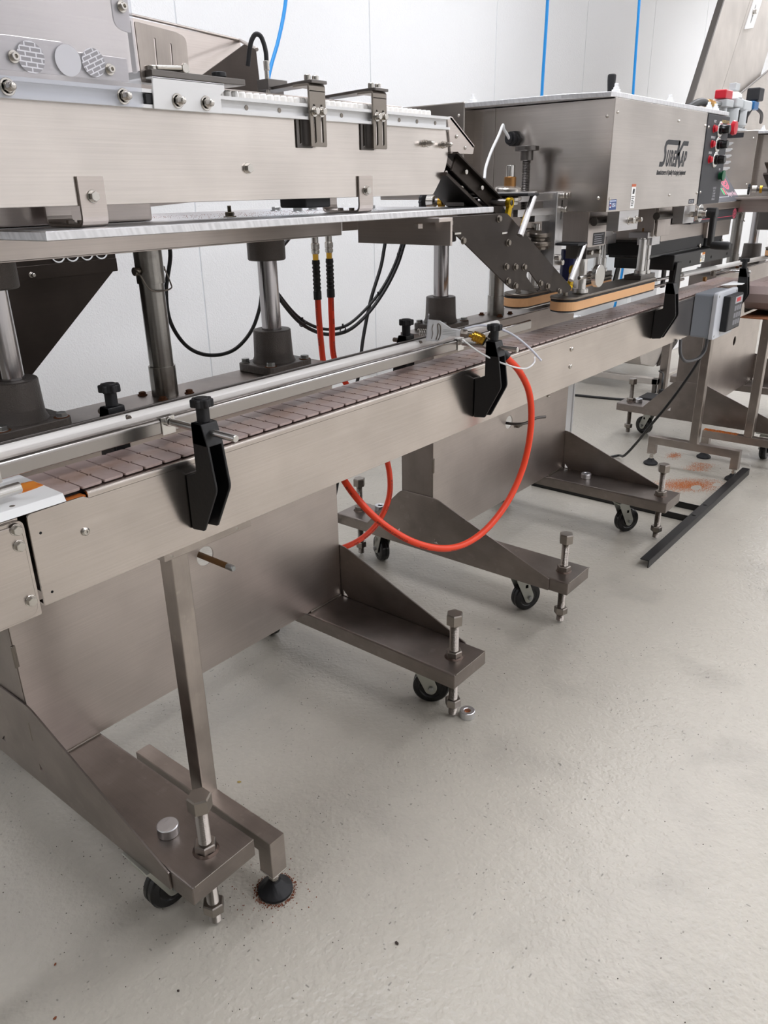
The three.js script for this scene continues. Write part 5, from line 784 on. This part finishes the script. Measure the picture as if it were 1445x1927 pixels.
{
  const t = thing('power_strip', 'black power strip on the floor behind the far foot beam, with its cords', 'power strip', [4.95, 0, -1.8]);
  part(t, 'strip_body', bx(4.9, 5.05, 0, 0.035, -1.86, -1.7, 0.004), mat.blackSoft); part(t, 'plug', bx(4.97, 5.0, 0.035, 0.085, -1.76, -1.73, 0.006), mat.blackSoft);
  part(t, 'cord', tube([[4.985, 0.08, -1.745], [5.0, 0.13, -1.75], [5.08, 0.16, -1.78], [5.2, 0.15, -1.85]], 0.006, 30), mat.rubber);
  part(t, 'cord', tube([[4.92, 0.01, -1.84], [4.88, 0.008, -1.95], [4.84, 0.008, -2.1], [4.81, 0.008, -2.25], [4.75, 0.008, -2.5]], 0.008, 40), mat.rubber);
}
// white upright behind the second stand
{
  const t = thing('white_upright', 'white aluminium upright standing on the floor behind the middle machine stand', 'post', [3.42, 0, -1.7]);
  part(t, 'profile', merge(bx(3.36, 3.4, 0, 0.75, -1.67, -1.64, 0.002, 'y'), bx(3.403, 3.455, 0, 0.75, -1.665, -1.635, 0.002, 'y'), bx(3.458, 3.47, 0, 0.75, -1.66, -1.63, 0.002, 'y')), mat.aluPale);
}
// teal carton behind the far column
{
  const t = thing('carton', 'teal and white printed carton behind the far machine columns', 'box', [6.6, 0.6, -2.3]);
  part(t, 'carton_body', bx(6.2, 7.2, 0.72, 0.86, -2.5, -2.3, 0.003), S(0x2f8fa8, 0.6, 0)); part(t, 'carton_lid', bx(6.18, 7.22, 0.86, 0.9, -2.52, -2.28, 0.003), mat.white);
  part(t, 'carton_patch', bx(6.72, 6.82, 0.73, 0.85, -2.3, -2.298, 0), S(0xd87a45, 0.6, 0)); part(t, 'carton_stand', bx(6.2, 7.2, 0, 0.718, -2.5, -2.3, 0.005), mat.white);
}
// ---------------------------------------------------------------- loose things on the beams and the floor
{
  const puck = merge(lathe([[0.009, 0.004], [0.009, 0.019], [0.0105, 0.0205], [0.019, 0.021], [0.0205, 0.0195], [0.0205, 0.001], [0.0195, 0], [0, 0], [0, 0.004]], 36, 0.5));
  const solid = lathe([[0, 0.02], [0.004, 0.0204], [0.008, 0.02], [0.012, 0.0205], [0.019, 0.021], [0.0206, 0.0196], [0.0206, 0.001], [0.0196, 0], [0, 0]], 36, 0.4);
  const P = (p, g, label) => solo('spacer_puck', g, mat.zincPuck, label, 'spacer', p, 'aluminium spacer pucks');
  mat.zincPuck = S(0xd8d8da, 0.35, 1);
  P([0.622, 0.1872, -1.055], solid, 'solid aluminium spacer puck on the foot beam nearest the camera');
  const f = P([1.477, 0, -0.933], puck, 'aluminium spacer puck lying on the floor by the second leveling bolt');
  const plug = lathe([[0, 0.0125], [0.004, 0.013], [0.0088, 0.0118], [0.0088, 0.004], [0, 0.004]], 18, 0.6); part(f, 'rusty_bore', plug, S(0xa4623a, 0.7, 0.4), [1.477, 0, -0.933]);
  P([2.9, 0.1872, -1.285], puck, 'aluminium spacer puck on the foot beam at the right end of the middle stand');
  P([2.118, 0.1872, -1.752], puck, 'aluminium spacer puck half hidden by the gusset behind the orange hose');
  P([4.205, 0.1872, -1.592], puck, 'aluminium spacer puck beside the bolt on the far foot beam');
  // black steel angle frame lying on the floor
  const t = thing('steel_angle_frame', 'black steel angle with two cross bars lying on the floor at right', 'frame', [3.25, 0, -0.9]);
  part(t, 'long_angle', merge(bx(2.62, 3.885, 0.0275, 0.031, -0.921, -0.887, 0.0006), bx(2.62, 3.885, 0, 0.0305, -0.8905, -0.887, 0.0006)), mat.blackPaint);
  for (const x of [3.15, 3.29]) { const c = part(t, 'cross_bar', merge(bx(x - 0.016, x + 0.016, 0.0, 0.0035, -1.66, -0.89, 0.0006), bx(x - 0.016, x - 0.0125, 0, 0.0275, -1.66, -0.89, 0.0006)), mat.blackPaint); part(c, 'bolt_head', lathe([[0, 0.004], [0.006, 0.0035], [0.0095, 0.001], [0.0095, 0], [0, 0]], 18, 0.7), mat.blackPaint, [x, 0.031, -0.905]); }
}
{
  const m = new THREE.Matrix4(), q = new THREE.Quaternion(), e = new THREE.Euler(), grain = new THREE.DodecahedronGeometry(1, 0);
  const spill = (name, material, n, at_, label) => {
    const im = new THREE.InstancedMesh(grain, material, n);
    for (let i = 0; i < n; i++) { const [x, z, s, y = 0] = at_(i); e.set(rnd() * 6, rnd() * 6, rnd() * 6); q.setFromEuler(e); im.setMatrixAt(i, m.compose(new THREE.Vector3(x, y + s * 0.45, z), q, new THREE.Vector3(s, s * 0.6, s))); }
    im.name = name; im.castShadow = im.receiveShadow = true; scene.add(tag(im, label, 'spice', null, 'stuff'));
  };
  const gs = () => (rnd() + rnd() + rnd() - 1.5) / 0.9;
  const hole = (x, z) => Math.hypot((x - 3.56) / 0.035, (z + 1.03) / 0.022) < 1 || Math.hypot((x - 3.655) / 0.03, (z + 0.965) / 0.018) < 1;
  spill('spice_spill', mat.spice, 6500, () => { let x, z; do { const k = gs(), l = gs(); x = 3.57 + 0.085 * l + 0.06 * k; z = -1.07 + 0.105 * k; } while (hole(x, z)); return [x, z, rr(0.0005, 0.0012)]; }, 'orange spice powder spilled on the floor beside the black steel angle');
  spill('spice_spill', mat.spice, 1500, () => { const u = rnd(), k = gs(); return u < 0.6 ? [3.86 + 0.02 * k + 0.14 * (rnd() - 0.5), -1.115 + 0.02 * gs() + 0.05 * Math.sin(k), rr(0.0006, 0.0014)] : [3.96 + 0.05 * k, -1.28 + 0.03 * gs(), rr(0.0006, 0.0014)]; }, 'thin orange spice trail on the floor behind the far conveyor foot');
  spill('spice_spill', mat.spice, 900, () => [rr(4.002, 4.04), rr(-1.165, -1.0), rr(0.0008, 0.0016), 0.149], 'orange spice powder on the base tube of the second conveyor');
  spill('rust_crumbs', mat.spiceDark, 520, i => { const a = rnd() * 2 * Math.PI, r = 0.036 + 0.008 * Math.abs(gs()) + (i % 9 === 0 ? rr(0, 0.05) : 0); return [0.764 + r * Math.cos(a), -0.929 + r * Math.sin(a), rr(0.0006, 0.0016)]; }, 'rust coloured crumbs in a ring around the near foot pad');
  spill('floor_grit', mat.grit, 1500, i => { const u = rnd(); return u < 0.45 ? [rr(0.2, 2.2), rr(-1.9, -0.5), rr(0.0004, 0.0013)] : u < 0.75 ? [0.75 + 0.2 * gs(), -1.15 + 0.25 * gs(), rr(0.0004, 0.0014)] : [rr(1.0, 4.5), rr(-1.8, -0.1), rr(0.0005, 0.0016)]; }, 'fine dark grit scattered all over the grey floor');
  const crumb = (p, s, mt, label) => { const g = new THREE.IcosahedronGeometry(1, 1), a = g.attributes.position; for (let i = 0; i < a.count; i++) { const n = 0.75 + 0.6 * hash(Math.round(a.getX(i) * 50), Math.round(a.getY(i) * 50) + Math.round(a.getZ(i) * 70), 31); a.setXYZ(i, a.getX(i) * n * s[0], a.getY(i) * n * s[1], a.getZ(i) * n * s[2]); } g.computeVertexNormals(); solo('crumb', fin(g), mt, label, 'crumb', [p[0], s[1] * 0.7, p[1]], null, [0, p[0] * 9, 0]); };
  crumb([0.82, -0.66], [0.0042, 0.002, 0.003], mat.grit, 'dark crumb alone on the open floor, biggest one near the bottom');
  crumb([0.929, -1.227], [0.0048, 0.0016, 0.003], mat.straw, 'straw coloured flake on the floor right of the conveyor leg');
  crumb([0.505, -0.908], [0.0024, 0.0015, 0.002], mat.grit, 'small dark crumb on the floor left of the near caster');
  crumb([0.396, -1.13], [0.0026, 0.0014, 0.0018], mat.spiceDark, 'reddish flake by the left edge of the floor');
  crumb([0.341, -1.035], [0.003, 0.0016, 0.0024], mat.spiceDark, 'reddish flake at the bottom left corner of the floor');
}
renderer.render(scene, camera);
